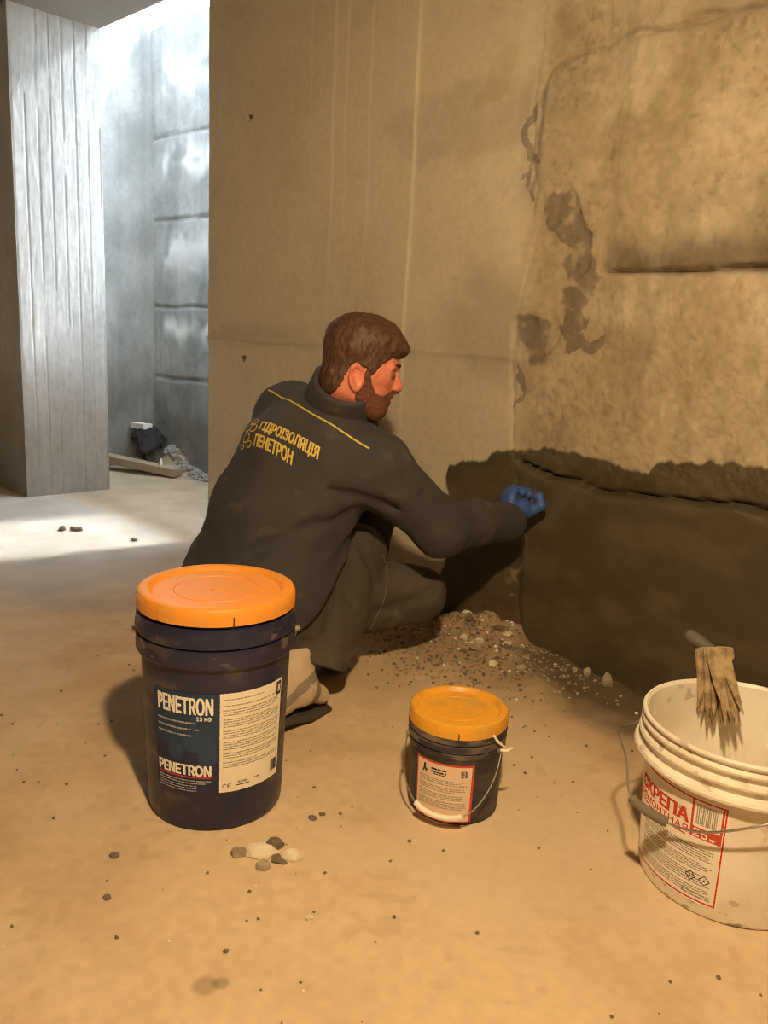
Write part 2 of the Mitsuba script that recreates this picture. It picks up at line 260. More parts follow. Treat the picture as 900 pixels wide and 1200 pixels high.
# ceiling slab, with the light well behind it; the room's other walls
put('ceiling', cat([room_box(-5.6, 3.6, -4.6, .2, CEIL, CEIL + .22)]), 'ceiling_mat', False); tag('ceiling', kind='structure')
put('wall_right', room_box(3.5, 3.65, -4.6, .2, -.05, CEIL + .02), 'dark_concrete', False); tag('wall_right', kind='structure')
put('wall_rear', room_box(-5.6, 3.6, -4.65, -4.5, -.05, CEIL + .02), 'dark_concrete', False); tag('wall_rear', kind='structure')
put('wall_side', room_box(-5.65, -5.5, -4.6, -.2, -.05, CEIL + .02), 'dark_concrete', False); tag('wall_side', kind='structure')
# the pier: board-marked face towards the light well
def pier_out(Tt, Z):
    P = np.stack([Tt, Z, Tt * 0], -1); k = Tt / .062; cell = np.floor(k); fr = np.abs(k - np.round(k)) * .062
    lv = .0016 * np.sin(cell * 12.9898) ; g = -.004 * np.exp(-(fr / .003) ** 2) * (meshkit.noise(P * [9, 3, 1], 21) > .45)
    return lv + g + .006 * F3(P, 5, 3, 22) + .003 * F3(P * [3, .6, 1], 20, 2, 23) - .008 * (np.hypot(Tt + .02, (Z - 1.05) * .5) < .0) 
def pier_P(Tt, Z): return O + (-2.285 + pier_out(Tt, Z))[..., None] * U + Tt[..., None] * V + Z[..., None] * np.array([0, 0, 1.])
pt, pz = np.arange(-.25, .2015, .004), np.arange(-.06, 2.32, .012); edges = [-.251, -.1065, .0165, .137, .21]
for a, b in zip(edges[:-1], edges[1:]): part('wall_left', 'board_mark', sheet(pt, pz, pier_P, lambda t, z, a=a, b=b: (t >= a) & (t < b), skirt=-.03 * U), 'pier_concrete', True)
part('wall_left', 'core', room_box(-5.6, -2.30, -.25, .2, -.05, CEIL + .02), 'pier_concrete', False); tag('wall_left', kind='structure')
# the light well: its end wall, its far wall of blocks (right end unseen, stepped low to shape the daylight)
def niche_P(Tt, Z): 
    P = np.stack([Tt, Z, Tt * 0], -1); return O + (-2.95 + .012 * F3(P, 4, 4, 31) + .004 * F3(P * [3, .5, 1], 18, 2, 32))[..., None] * U + Tt[..., None] * V + Z[..., None] * np.array([0, 0, 1.])
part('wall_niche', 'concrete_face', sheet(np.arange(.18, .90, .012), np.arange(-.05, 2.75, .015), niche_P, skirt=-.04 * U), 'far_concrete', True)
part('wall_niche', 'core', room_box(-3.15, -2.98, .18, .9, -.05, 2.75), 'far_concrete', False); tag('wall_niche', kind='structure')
FJ = [-.05, .57, 1.0, 1.51, 1.99, 2.60]
def far_P(S, Z):
    P = np.stack([S, Z, S * 0], -1); o = .016 * F3(P, 4, 4, 41) + .007 * F3(P, 20, 3, 42)
    for j in FJ[1:-1]: d = Z - j - .02 * N3(P, 4, 43); o = o - .013 * np.exp(-(d / .010) ** 2) * (.4 + 1.2 * meshkit.noise(P * 6, 44))
    return O + S[..., None] * U + (.875 - o)[..., None] * V + Z[..., None] * np.array([0, 0, 1.])
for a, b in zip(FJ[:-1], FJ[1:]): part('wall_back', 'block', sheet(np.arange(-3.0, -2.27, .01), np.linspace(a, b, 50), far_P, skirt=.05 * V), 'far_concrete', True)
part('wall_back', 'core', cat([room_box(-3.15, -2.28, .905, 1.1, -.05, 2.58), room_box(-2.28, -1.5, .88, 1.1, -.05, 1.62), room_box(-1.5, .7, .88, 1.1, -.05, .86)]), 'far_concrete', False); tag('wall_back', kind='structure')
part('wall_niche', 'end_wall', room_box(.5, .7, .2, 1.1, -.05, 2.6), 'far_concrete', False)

# the lamp's hood and cord, over the camera's head
plain('lamp_metal', (.10, .10, .10), .5)
hood = trimesh.creation.revolve(np.array([[.0, .115], [.025, .115], [.03, .07], [.10, .03], [.104, .03], [.034, .078], [.03, .12], [0, .12]]), sections=48); hood.apply_translation(LAMP)
part('work_lamp', 'hood', hood, 'lamp_metal'); part('work_lamp', 'cord', tube([LAMP + [0, 0, .118], LAMP + [.004, 0, .4], [LAMP[0], LAMP[1], CEIL]], .005), 'lamp_metal')
tag('work_lamp', 'hooded work lamp hanging on a black cord from the ceiling', 'lamp')

# ---------------------------------------------------------------- signed distance modelling
def A3(*v): return np.array(v, np.float32)
def cone(p, a, b, ra, rb):
    """capsule from a to b whose radius runs from ra to rb"""
    a, b = np.asarray(a, np.float32), np.asarray(b, np.float32); ab = b - a
    t = np.clip(((p - a) @ ab) / max(float(ab @ ab), 1e-9), 0, 1)
    q = p - a - t[:, None] * ab
    return np.sqrt((q * q).sum(1)) - (ra + (rb - ra) * t)
def chain(p, pts, rad, k=.02):
    d = None
    for i in range(len(pts) - 1):
        c = cone(p, pts[i], pts[i + 1], rad[i], rad[i + 1]); d = c if d is None else smin(d, c, k)
    return d
def smin(a, b, k):
    h = np.maximum(k - np.abs(a - b), 0) / k; return np.minimum(a, b) - h * h * k * .25
def smax(a, b, k): return -smin(-a, -b, k)
def ell(p, c, r, M=None):
    q = p - np.asarray(c, np.float32)
    if M is not None: q = q @ np.asarray(M, np.float32).T
    r = np.asarray(r, np.float32); n = np.sqrt(((q / r) ** 2).sum(1)); m = np.sqrt(((q / r ** 2) ** 2).sum(1))
    return n * (n - 1) / np.maximum(m, 1e-6)
def crease(p, pts, width, depth):
    """a groove along a polyline, to add to a distance"""
    d = chain(p, pts, [0] * len(pts), .001); return depth * np.exp(-(d / width) ** 2)
def surf(fn, lo, hi, h, block=5, taubin=0):
    """surface nets of fn(points) = 0, evaluated only near the surface"""
    lo = np.asarray(lo, float); n = np.ceil((np.asarray(hi, float) - lo) / h / block).astype(int)
    N = n * block + 1; D = np.full(N, 1.0, np.float32)
    bi = np.stack(np.meshgrid(*[np.arange(k) for k in n], indexing='ij'), -1).reshape(-1, 3)
    dc = fn((lo + (bi * block + block / 2) * h).astype(np.float32))
    near = np.abs(dc) < block * h * 1.15
    act = np.zeros(n, bool); act[tuple(bi[near].T)] = True; ins = np.zeros(n, bool); ins[tuple(bi[~near & (dc < 0)].T)] = True
    for msk, val in ((ins, None), (act, 1)):
        big = np.zeros(N, bool); e = np.repeat(np.repeat(np.repeat(msk, block, 0), block, 1), block, 2)
        for i, j, k in np.ndindex(2, 2, 2): big[i:N[0]-1+i, j:N[1]-1+j, k:N[2]-1+k] |= e
        if val is None: D[big] = -1
        else:
            idx = np.argwhere(big)
            for s in range(0, len(idx), 150000): D[tuple(idx[s:s+150000].T)] = fn((lo + idx[s:s+150000] * h).astype(np.float32))
    neg = D < 0
    c = np.zeros(N - 1, np.int8)
    for i, j, k in np.ndindex(2, 2, 2): c += neg[i:N[0]-1+i, j:N[1]-1+j, k:N[2]-1+k]
    cell = np.argwhere((c > 0) & (c < 8)); ids = np.full(N - 1, -1, np.int64); ids[tuple(cell.T)] = np.arange(len(cell))
    acc = np.zeros((len(cell), 3)); cnt = np.zeros(len(cell))
    cor = [np.array(o) for o in np.ndindex(2, 2, 2)]
    for a in cor:
        for ax in range(3):
            if a[ax]: continue
            b = a.copy(); b[ax] = 1
            da = D[tuple((cell + a).T)]; db = D[tuple((cell + b).T)]; m = (da < 0) != (db < 0)
            t = np.where(m, da / np.where(m, da - db, 1), 0)
            pt = np.repeat(a[None].astype(float), len(cell), 0); pt[:, ax] += t
            acc[m] += pt[m]; cnt += m
    V = lo + (cell + acc / cnt[:, None]) * h; F = []
    for ax in range(3):
        u_, v_ = [(1, 2), (2, 0), (0, 1)][ax]
        sl = [slice(1, -1)] * 3; sl[ax] = slice(0, -1); s2 = list(sl); s2[ax] = slice(1, None)
        a, b = neg[tuple(sl)], neg[tuple(s2)]; e = np.argwhere(a != b); off = np.ones(3, int); off[ax] = 0; e = e + off
        du, dv = np.zeros(3, int), np.zeros(3, int); du[u_] = 1; dv[v_] = 1
        q = np.stack([ids[tuple((e - du - dv).T)], ids[tuple((e - dv).T)], ids[tuple(e.T)], ids[tuple((e - du).T)]], 1)
        fl = neg[tuple(e.T)]; q = np.where(fl[:, None], q, q[:, ::-1]); F.append(q)
    q = np.vstack(F); m = trimesh.Trimesh(V, np.vstack([q[:, [0, 1, 2]], q[:, [0, 2, 3]]]), process=False)
    if taubin: trimesh.smoothing.filter_taubin(m, iterations=taubin)
    return m
# ---------------------------------------------------------------- the man
FW, RT = nrm([.75, .66, 0]), nrm([.66, -.75, 0])            # where his chest points, his right hand side
def W3(s, z, out=0): return O + s * U - out * V + np.array([0, 0, z])
hipR, hipL = A3(-.25, 1.945, .25), A3(-.33, 2.09, .25)
kneR, ankR, hemR = A3(-.066, 2.13, .338), A3(-.195, 1.86, .135), A3(-.163, 1.918, .110)
kneL, ankL = A3(.115, 2.19, .215), A3(-.14, 2.10, .165)
shR, elR, wrR = A3(-.018, 1.985, .592), A3(.150, 2.05, .440), A3(.322, 2.19, .440)
shL, elL, wrL = A3(-.275, 2.22, .688), A3(-.02, 2.35, .415), A3(-.03, 2.255, .29)
pel, wai, che, nek = A3(-.29, 2.03, .27), A3(-.265, 2.06, .44), A3(-.195, 2.085, .585), A3(-.135, 2.10, .71)
# head frame: x to the face, y to his left, z to the crown
HX = nrm([.965, .12, -.23]); HY = nrm(np.cross([0.05, 0, 1], HX)); HZ = np.cross(HX, HY); HM = np.stack([HX, HY, HZ]).astype(np.float32)
HC = A3(-.070, 2.03, .835); HS = np.float32(.885)
def head_local(p): return (p - HC) @ HM.T / HS
def skull(q):
    d = ell(q, (-.012, 0, .032), (.099, .078, .092))
    d = smin(d, ell(q, (.030, 0, -.035), (.064, .060, .088)), .04)
    d = smin(d, cone(q, (.068, -.012, -.104), (.068, .012, -.104), .020, .020), .035)              # chin
    for s in (-1, 1):
        d = smin(d, cone(q, (-.012, s * .050, -.062), (.060, s * .024, -.100), .018, .018), .03)   # jaw
        d = smin(d, cone(q, (.060, s * .042, -.014), (.030, s * .060, -.014), .013, .013), .025)   # cheekbone
        d = smin(d, cone(q, (.086, s * .012, .022), (.070, s * .046, .022), .010, .010), .018)     # brow
        d = smax(d, -ell(q, (.096, s * .032, .002), (.022, .019, .012)), .016)                     # eye socket
        d = smin(d, ell(q, (.075, s * .031, .001), (.0135, .0135, .0125)), .004)                   # eye under its lid
    d = smin(d, cone(q, (.088, 0, .012), (.112, 0, -.030), .009, .0125), .014)                     # nose
    for s in (-1, 1): d = smin(d, ell(q, (.100, s * .011, -.033), (.012, .008, .008)), .008)
    d = smin(d, cone(q, (.092, -.015, -.059), (.092, .015, -.059), .0075, .0075), .008)            # lips
    d = smin(d, cone(q, (.089, -.013, -.070), (.089, .013, -.070), .0085, .0085), .008)
    d = d + .004 * np.exp(-(np.sqrt((q[:, 0] - .1) ** 2 + (q[:, 2] + .0645) ** 2) / .005) ** 2) * (np.abs(q[:, 1]) < .03)
    return d
def ear(q, s):
    e = q - np.float32([-.016, s * .079, -.026]); e = e.copy(); e[:, 1] *= s
    c, n = np.cos(.28), np.sin(.28); x, y, z = e[:, 0] * c + e[:, 2] * n, e[:, 1] - .25 * (-e[:, 0]), -e[:, 0] * n + e[:, 2] * c
    r = np.sqrt((x / .0165) ** 2 + (np.where(z > 0, z / .028, z / .032)) ** 2)
    rim = np.sqrt(((r - 1) * .017) ** 2 + (y - .006) ** 2) - .0050
    bowl = np.maximum((r - 1) * .017, np.abs(y + .002) - .004)
    d = smin(rim, bowl, .0035)
    return smin(d, cone(np.stack([x, y, z], 1), (.012, .002, -.006), (.012, .003, .004), .005, .004), .005)
# right fist on the brush handle, left hand lying on the left knee
BR = W3(.655, .468, .012); HN = A3(.375, 2.235, .490)        # where the bristles meet the wall, the middle of the fist
BA = nrm(BR - HN); FA = nrm(HN - wrR)
def frame(axis, hint): z = nrm(axis); x = nrm(hint - z * (hint @ z)); return np.stack([x, np.cross(z, x), z])
FM = frame(BA, -np.array([0, 0, 1.]))                        # rows: towards the fingertips' wrap, ..., along the handle
def fist(p, grow=0):
    q = (p - HN.astype(np.float32)) @ FM.T.astype(np.float32)
    lw = FM @ (wrR - HN)
    d = None
    for i, rr in enumerate((.0092, .0098, .0095, .0082)):
        zc = .034 - i * .0215; R = .0222 - .001 * (i == 3)
        a0 = np.arctan2(lw[1], lw[0]) ; pts = []
        for a in np.linspace(.45, 4.3 - .12 * i, 7): pts.append((R * np.cos(a0 + a), R * np.sin(a0 + a), zc))
        f = chain(q, pts, np.linspace(rr + .001, rr - .001, 7), .004); d = f if d is None else np.minimum(d, f)
    pc = nrm([lw[0], lw[1], 0])
    palm = chain(q, [pc * .026 + [0, 0, .030], pc * .030 + [0, 0, .0], pc * .028 + [0, 0, -.030]], [.015, .017, .015], .01)
    d = smin(d, palm, .010)
    th = chain(q, [pc * .036 + [0, 0, .024], np.array([-pc[1], pc[0], 0]) * -.030 + pc * .016 + [0, 0, .046], np.array([-pc[1], pc[0], 0]) * -.028 - pc * .012 + [0, 0, .040]], [.013, .011, .009], .006)
    d = smin(d, th, .006)
    d = smin(d, cone(q, lw, pc * .030, .026, .022), .02)
    d = smin(d, ell(q, (pc[0] * .010, pc[1] * .010, -.040), (.027, .027, .015)), .014)
    return d - grow
LX = nrm(kneL - wrL + A3(-.03, .02, .0)); LN = nrm(np.cross(np.cross(LX, [0, 0, 1]), LX)); LY = np.cross(LN, LX)
def open_hand(p, grow=0):
    M = np.stack([LX, LY, LN]).astype(np.float32); q = (p - wrL) @ M.T
    d = chain(q, [(0, -.012, 0), (.045, -.022, .002), (.085, -.03, .004)], [.022, .016, .013], .01)
    d = smin(d, chain(q, [(0, .012, 0), (.045, .022, .002), (.085, .03, .004)], [.022, .016, .013], .01), .03)
    for i, (y, L, rr) in enumerate(((-.030, .070, .0092), (-.010, .080, .0096), (.011, .075, .0093), (.031, .058, .0083))):
        d = smin(d, chain(q, [(.085, y, .004), (.085 + L * .45, y * 1.1, -.002), (.085 + L * .75, y * 1.15, -.014), (.085 + L * .95, y * 1.15, -.030)], [rr + .001, rr, rr - .0005, rr - .0015], .004), .006)
    d = smin(d, chain(q, [(.018, -.026, -.002), (.050, -.052, -.010), (.085, -.060, -.020)], [.014, .0115, .0095], .005), .01)
    return d - grow
def foot(p, ank, toe, heel):
    d = chain(p, [heel, toe * .55 + heel * .45 + A3(0, 0, .028), toe], [.030, .030, .021], .03)
    d = smin(d, cone(p, ank, heel + A3(0, 0, .02), .029, .026), .03)
    return smin(d, cone(p, ank, toe * .5 + heel * .5 + A3(0, 0, .03), .033, .026), .03)
toeR, heeR = A3(-.138, 1.90, .037), A3(-.225, 1.765, .070)
toeL, heeL = A3(-.10, 2.17, .035), A3(-.19, 2.03, .115)
def body(p):
    q = head_local(p); d = skull(q)
    for s in (-1, 1): d = smin(d, ear(q, s), .006)
    d = d * HS
    d = smin(d, cone(p, HC - .03 * HX - .05 * HZ, nek - A3(0, 0, .01), .057, .062), .03)
    d = smin(d, chain(p, [nek, che, wai, pel], [.075, .125, .115, .120], .06), .04)
    d = smin(d, cone(p, shR, shL, .055, .055), .05)
    d = smin(d, cone(p, hipR, hipL, .10, .10), .05)
    for a, b, c in ((shR, elR, wrR), (shL, elL, wrL)): d = smin(d, chain(p, [a, b, c], [.052, .040, .027], .02), .03)
    for a, b, c in ((hipR, kneR, ankR), (hipL, kneL, ankL)):
        d = smin(d, chain(p, [a, b, c], [.082, .052, .034], .02), .03)
        d = smin(d, ell(p, b * .65 + c * .35, (.055, .055, .055)), .04)
    d = smin(d, fist(p), .015); d = smin(d, open_hand(p), .015)
    d = smin(d, foot(p, ankR, toeR, heeR), .02); return smin(d, foot(p, ankL, toeL, heeL), .02)
def fnoise(p, f, seed=0): return (meshkit.noise(p * f, seed) - .5).astype(np.float32)
# the jacket
HEM0 = A3(-.052, 2.06, .392); HEMN = nrm(np.cross(A3(-.19, 1.84, .195) - HEM0, A3(-.50, 2.15, .20) - HEM0)); HEMN = np.float32(HEMN * np.sign(HEMN @ A3(.3, 0, -1)))
FOLD = np.float32(np.stack([nrm([.5, .3, -.8]) * 18, nrm([.8, .5, .6]) * 6, nrm([-.5, .8, 0]) * 7], 1))
def jacket_out(p):
    t = chain(p, [nek - A3(0, 0, .015), che - A3(*FW) * .015, wai - A3(*FW) * .02, pel + A3(-.03, .0, -.01), pel + A3(-.06, .0, -.12)], [.085, .150, .150, .165, .17], .06)
    for sgn, sh in ((1, shR), (-1, shL)):
        rr = A3(*RT) * sgn
        t = smin(t, chain(p, [sh - rr * .03 + A3(0, 0, -.005), che + rr * .10, wai + rr * .085, pel + rr * .10 + A3(-.02, 0, 0), pel + rr * .11 + A3(-.05, 0, -.12)], [.070, .110, .115, .13, .14], .06), .06)
    t = smin(t, cone(p, shR - A3(*RT) * .02, shL + A3(*RT) * .02, .078, .078), .05)
    t = smin(t, cone(p, hipR + A3(0, 0, .02), hipR * .5 + kneR * .5 + A3(0, 0, .02), .14, .11), .05)                                # loose back hem
    t = smax(t, (p - HEM0) @ HEMN + .030 + .006 * fnoise(p, 10, 12), .010)     # the hem, higher in front
    ar = chain(p, [shR - A3(0, 0, .005), elR, elR * .45 + wrR * .55 - A3(0, 0, .004), wrR + (wrR - elR) * .10 - A3(0, 0, .010)], [.083, .068, .058, .052], .03)
    al = chain(p, [shL, elL, wrL], [.082, .064, .044], .03)
    d = smin(smin(t, ar, .035), al, .035)
    d = d + crease(p, [A3(-.13, 1.90, .555), A3(-.03, 1.92, .525), A3(.06, 1.97, .50), A3(.12, 2.03, .44)], .014, .016)   # under the sleeve
    d = d + .5 * crease(p, [A3(-.21, 1.86, .60), A3(-.08, 1.88, .55)], .02, .012)
    d = d + crease(p, [A3(-.30, 1.86, .40), A3(-.17, 1.89, .47), A3(-.08, 1.93, .49)], .02, .012)
    d = d + crease(p, [A3(-.36, 1.87, .44), A3(-.33, 1.84, .36), A3(-.25, 1.84, .33)], .018, .012)
    for t0 in (.35, .62, .84):
        c = elR + (wrR - elR) * t0; d = d + crease(p, [c + A3(-.03, -.06, .05), c + A3(.01, -.07, -.05)], .011, .006)
    for t0 in (.45, .75):
        c = shR + (elR - shR) * t0; d = d + crease(p, [c + A3(-.02, -.08, .06), c + A3(.04, -.08, -.04)], .014, .007)
    d = d + .016 * fnoise(p * np.float32([1, 1, .6]), 9, 1) + .005 * fnoise(p, 24, 2) + .012 * np.abs(fnoise(p @ FOLD, 1, 22)) * np.clip((.66 - p[:, 2]) / .1, 0, 1)
    return d
def jacket(p):
    d = jacket_out(p)
    d = smax(d, -(cone(p, wrR - A3(*BA) * .0, wrR + (wrR - elR), .036, .040)), .006)                     # sleeve end
    q = head_local(p); d = smax(d, -cone(p, HC - .02 * HX - .045 * HZ, nek + A3(.012, .008, .0), .072, .060), .012)
    return d
def collar(p):
    c0, c1 = nek + A3(.010, .0, -.005), HC - .03 * HX - .055 * HZ - .005 * HY
    ax = nrm(c1 - c0).astype(np.float32); q = p - c0.astype(np.float32); t = q @ ax; rad = np.sqrt(np.maximum((q * q).sum(1) - t * t, 0))
    wob = .006 * fnoise(p, 22, 5)
    front = (q @ np.float32(HX)); top = .096 - .10 * np.clip(front, -.02, .12) + .040 * np.clip(-(q @ np.float32(HY)) / .07, 0, 1) + .005 * fnoise(p, 14, 6)
    shell = np.abs(rad - (.083 + .16 * (.06 - t)) + wob) - .0075
    return smax(smax(shell, t - top, .008), -t - .045, .01)
# the trousers
def trousers(p):
    d = smin(cone(p, hipR, hipL, .135, .135), cone(p, pel, wai, .13, .12), .05)
    hr = hemR + (hemR - kneR) * .02
    leg = chain(p, [hipR, kneR, kneR * .45 + hr * .55, hr], [.118, .075, .086, .088], .03)
    lft = chain(p, [hipL, kneL * .6 + hipL * .4, kneL, ], [.112, .098, .073], .03)
    cal = chain(p, [kneL + A3(-.01, -.005, -.03), kneL * .5 + ankL * .5, ankL, ankL + A3(-.02, -.01, -.03)], [.056, .066, .062, .056], .03)
    d = smin(smin(d, leg, .03), smin(lft, cal, .012), .018)
    d = d + crease(p, [kneR + A3(.02, -.085, .06), kneR + A3(.055, -.085, -.06), kneR + A3(.03, -.12, -.16)], .012, .010)
    for a, b in ((.25, .4), (.45, .7), (.7, .85)):
        c, e = kneR + (ankR - kneR) * a, kneR + (ankR - kneR) * b
        d = d + crease(p, [c + A3(-.06, -.075, .02), e + A3(.05, -.06, .0)], .013, .007)
    d = d + crease(p, [A3(-.0, 2.06, .199), A3(.057, 2.093, .216), A3(.109, 2.111, .232), A3(.15, 2.135, .252)], .013, .016)
    d = d + .5 * crease(p, [A3(.125, 2.19, .30), A3(.119, 2.168, .292), A3(.11, 2.132, .268), A3(.097, 2.112, .245)], .008, .006)
    for a in (.2, .5, .8):
        c = hipL + (kneL - hipL) * a; d = d + crease(p, [c + A3(.03, -.08, .07), c + A3(.05, -.07, -.06)], .014, .006)
    d = d + .014 * fnoise(p, 11, 3) + .006 * fnoise(p, 26, 4) + .014 * np.abs(fnoise(p * np.float32([1, 1, .55]), 15, 21))
    ax = nrm(hemR - kneR).astype(np.float32); cut = (p - hemR) @ np.float32(nrm(np.array(ax) + np.array([-.05, 0, -.8])))
    nearR = np.sqrt(((p - hemR) ** 2).sum(1)) < .15
    d = np.where(nearR, smax(d, cut, .006), d)
    d = np.where(nearR, smax(d, -cone(p, hemR + (kneR - hemR) * .18, hemR + (hemR - kneR) * .5, .055, .070), .006), d)
    return smax(d, .030 - p[:, 2], .01)
def hair(p):
    q = head_local(p)
    base = smin(ell(q, (-.012, 0, .032), (.099, .078, .092)), ell(q, (.030, 0, -.035), (.064, .060, .088)), .04)
    base = smin(base, cone(q, (-.036, 0, -.056), NEKL * .75 + np.float32([-.036, 0, -.056]) * .25, .0655, .069), .03)
    th = .006 + .012 * np.clip((q[:, 2] - .02) / .08, 0, 1) + .010 * np.clip((q[:, 0] + .02) / .1, 0, 1) * np.clip((q[:, 2] - .05) / .04, 0, 1)
    d = base - th + .006 * fnoise(q * np.float32([1, 1, .45]), 60, 7) + .004 * fnoise(q * np.float32([1, 1, .4]), 140, 8)
    d = smin(d, ell(q, (.076, -.01, .074), (.036, .052, .022)), .02)                                    # fringe
    # hairline: over the forehead, down before the ear, round behind it, to the nape
    x, z = q[:, 0], q[:, 2]
    line = np.interp(x, [-.12, -.075, -.050, -.036, .006, .014, .026, .036, .055, .075, .09, .11], [-.12, -.105, -.066, -.002, .002, -.030, -.022, .008, .036, .050, .048, .046]).astype(np.float32) + .008 * fnoise(q, 90, 9)
    return smax(d, line - z, .006) * HS
NEKL = head_local((nek - A3(0, 0, .01))[None])[0]
def beard(p):
    q = head_local(p); x, z = q[:, 0], q[:, 2]
    d = skull(q) - .0045 + .004 * fnoise(q, 160, 10)
    top = np.interp(x, [-.03, 0, .012, .03, .05, .07, .085, .1], [-.03, -.02, .008, -.036, -.058, -.061, -.046, -.043]).astype(np.float32) + .006 * fnoise(q, 80, 11)
    d = smax(d, z - top, .004); d = smax(d, -.008 + (-x), .004)
    lips = ell(q, (.098, 0, -.0645), (.02, .016, .0085)); d = smax(d, -lips, .003)
    return smax(d, -.136 - z, .004) * HS

# ---------------------------------------------------------------- pails
def pl(p): return p.x, p.y, p.z
def navy_color(p, n, uv):
    d = smoothstep(.50, .78, fbm(p.x * 16, p.y * 16, p.z * 22, 4)); f = fbm(p.x * 70, p.y * 70, p.z * 70, 2)
    sm = smoothstep(.60, .70, fbm(p.x * 30, p.y * 30, p.z * 40, 3)) * smoothstep(.30, .36, p.z)
    c = mix((.016, .017, .048), (.066, .056, .055), .8 * d); return mix(c, (.22, .17, .12), dr.clip(sm * .45 + .15 * d * f, 0, 1))
def grey_color(p, n, uv):
    d = smoothstep(.40, .70, fbm(p.x * 18, p.y * 18, p.z * 50, 4)); up = smoothstep(.125, .15, p.z)
    return mix((.022, .022, .034), (.155, .125, .10), dr.clip(.2 * d + .85 * d * up, 0, 1))
def white_color(p, n, uv):
    big = fbm(p.x * 9, p.y * 9, p.z * 9, 3); f = fbm(p.x * 45, p.y * 45, p.z * 45, 3)
    c = mix((.78, .73, .64), (.66, .59, .48), smoothstep(.35, .75, big))
    sp = smoothstep(.66, .74, f) * smoothstep(.42, .6, big); c = mix(c, (.34, .27, .19), .55 * sp)
    low = smoothstep(.05, .01, p.z) * smoothstep(.52, .62, fbm(p.x * 60, p.y * 60, p.z * 60, 2)); c = mix(c, (.16, .11, .07), .7 * low * smoothstep(.5, .62, f))
    g = smoothstep(1., .2, dr.sqrt(dr.square((p.x - .70) / .05) + dr.square((p.z - .06) / .035)) + .5 * (big - .5)) ; return mix(c, (.36, .33, .28), .45 * g)
def lid_color(p, n, uv):
    f = fbm(p.x * 30, p.y * 30, p.z * 20, 3); return mix((.80, .29, .030), (.70, .31, .055), smoothstep(.4, .75, f))
def lid2_color(p, n, uv):
    f = fbm(p.x * 30, p.y * 30, p.z * 20, 3); return mix((.72, .34, .030), (.60, .31, .05), smoothstep(.4, .75, f))
textured('navy_plastic', navy_color, .38); textured('dusty_plastic', grey_color, .5); textured('white_plastic', white_color, .45)
textured('orange_plastic', lid_color, .38); textured('yellow_orange_plastic', lid2_color, .42)
plain('wire', (.42, .38, .33), .35, metallic=.8); plain('dark_wire', (.12, .10, .085), .5, metallic=.3); plain('grip_white', (.80, .74, .62), .5)
def paper(key, c): plain(key, c, .7)
paper('paper_cream', (.74, .68, .56)); paper('paper_pink', (.70, .52, .40)); paper('paper_white', (.76, .69, .60)); paper('ink_grey', (.30, .27, .23)); paper('ink_dark', (.035, .03, .035)); paper('ink_white', (.76, .72, .66)); paper('ink_red', (.52, .05, .03))
paper('print_teal', (.015, .036, .085)); paper('print_navy', (.017, .020, .062)); paper('print_drop', (.019, .046, .105)); paper('ink_pale', (.30, .30, .32)); paper('print_redbox', (.50, .06, .035))
class Pail:
    def __init__(s, key, c, prof, bsdf, sections=120):
        """prof: the outer outline (r, z) from the base up and the inner one back down"""
        s.key, s.c = key, np.array([c[0], c[1], 0.]); m = trimesh.creation.revolve(np.array(prof), sections=sections); m.apply_translation(s.c)
        part(key, 'body', m, bsdf, 25); k = [p for p in prof if p[2:] == ()]; s.prof = np.array(prof)
    def wallr(s, z): return np.interp(z, s.wz, s.wr)
    def bend(s, m, th0, z0, off, shear=0.):
        """wraps a flat mesh (x along the wall, y up, z outwards) round the pail from the angle th0 (degrees) and the height z0 on"""
        v = m.vertices; z = z0 + v[:, 1]; r = s.wallr(z); th = math.radians(th0) + v[:, 0] / s.rm; r = r + off + v[:, 2]
        return trimesh.Trimesh(np.stack([s.c[0] + r * np.cos(th), s.c[1] + r * np.sin(th), z], 1), m.faces, process=False)
    def at(s, th, r, z): a = math.radians(th); return s.c + [r * math.cos(a), r * math.sin(a), z]
def rect(x0, y0, x1, y1, d=.0004, h=None):
    n = max(1, int((x1 - x0) / .006)); nx = np.linspace(x0, x1, n + 1); v, f = [], []
    for x in nx: v += [(x, y0, 0), (x, y0, d), (x, y1, d), (x, y1, 0)]
    for i in range(n):
        a = 4 * i
        for k in range(3): f += [[a + k, a + 4 + k, a + 5 + k], [a + k, a + 5 + k, a + 1 + k]]
    f += [[0, 1, 2], [0, 2, 3], [4*n, 4*n+2, 4*n+1], [4*n, 4*n+3, 4*n+2]]
    return trimesh.Trimesh(v, f, process=False)
def words(text, width, height, x=0, y=0, d=.0004, bold=True, slant=0.):
    m = meshkit.text_mesh(text, height, d, bold); m = m.subdivide_to_size(.012) if False else m
    b = m.bounds; v = m.vertices.copy(); v[:, 0] = (v[:, 0] - b[0, 0]) * width / (b[1, 0] - b[0, 0]); v[:, 0] += x + slant * v[:, 1]; v[:, 1] += y
    return trimesh.Trimesh(v, m.faces, process=False)
def fat(ms, e): return cat([trimesh.Trimesh(m.vertices + [dx, 0, 0], m.faces, process=False) for m in ms for dx in (-e, 0, e)])
def copy_lines(x0, x1, ytop, n, step, h, seed, ragged=.25):
    """rows of print too small to read, broken into words"""
    r = random.Random(seed); out = []
    for i in range(n):
        x = x0; y = ytop - i * step; end = x1 - (x1 - x0) * ragged * r.random() * (r.random() < .4)
        while x < end - .002:
            w = min(r.uniform(.004, .016), end - x); out.append(rect(x, y - h, x + w, y, .0003)); x += w + .0016
    return cat(out)
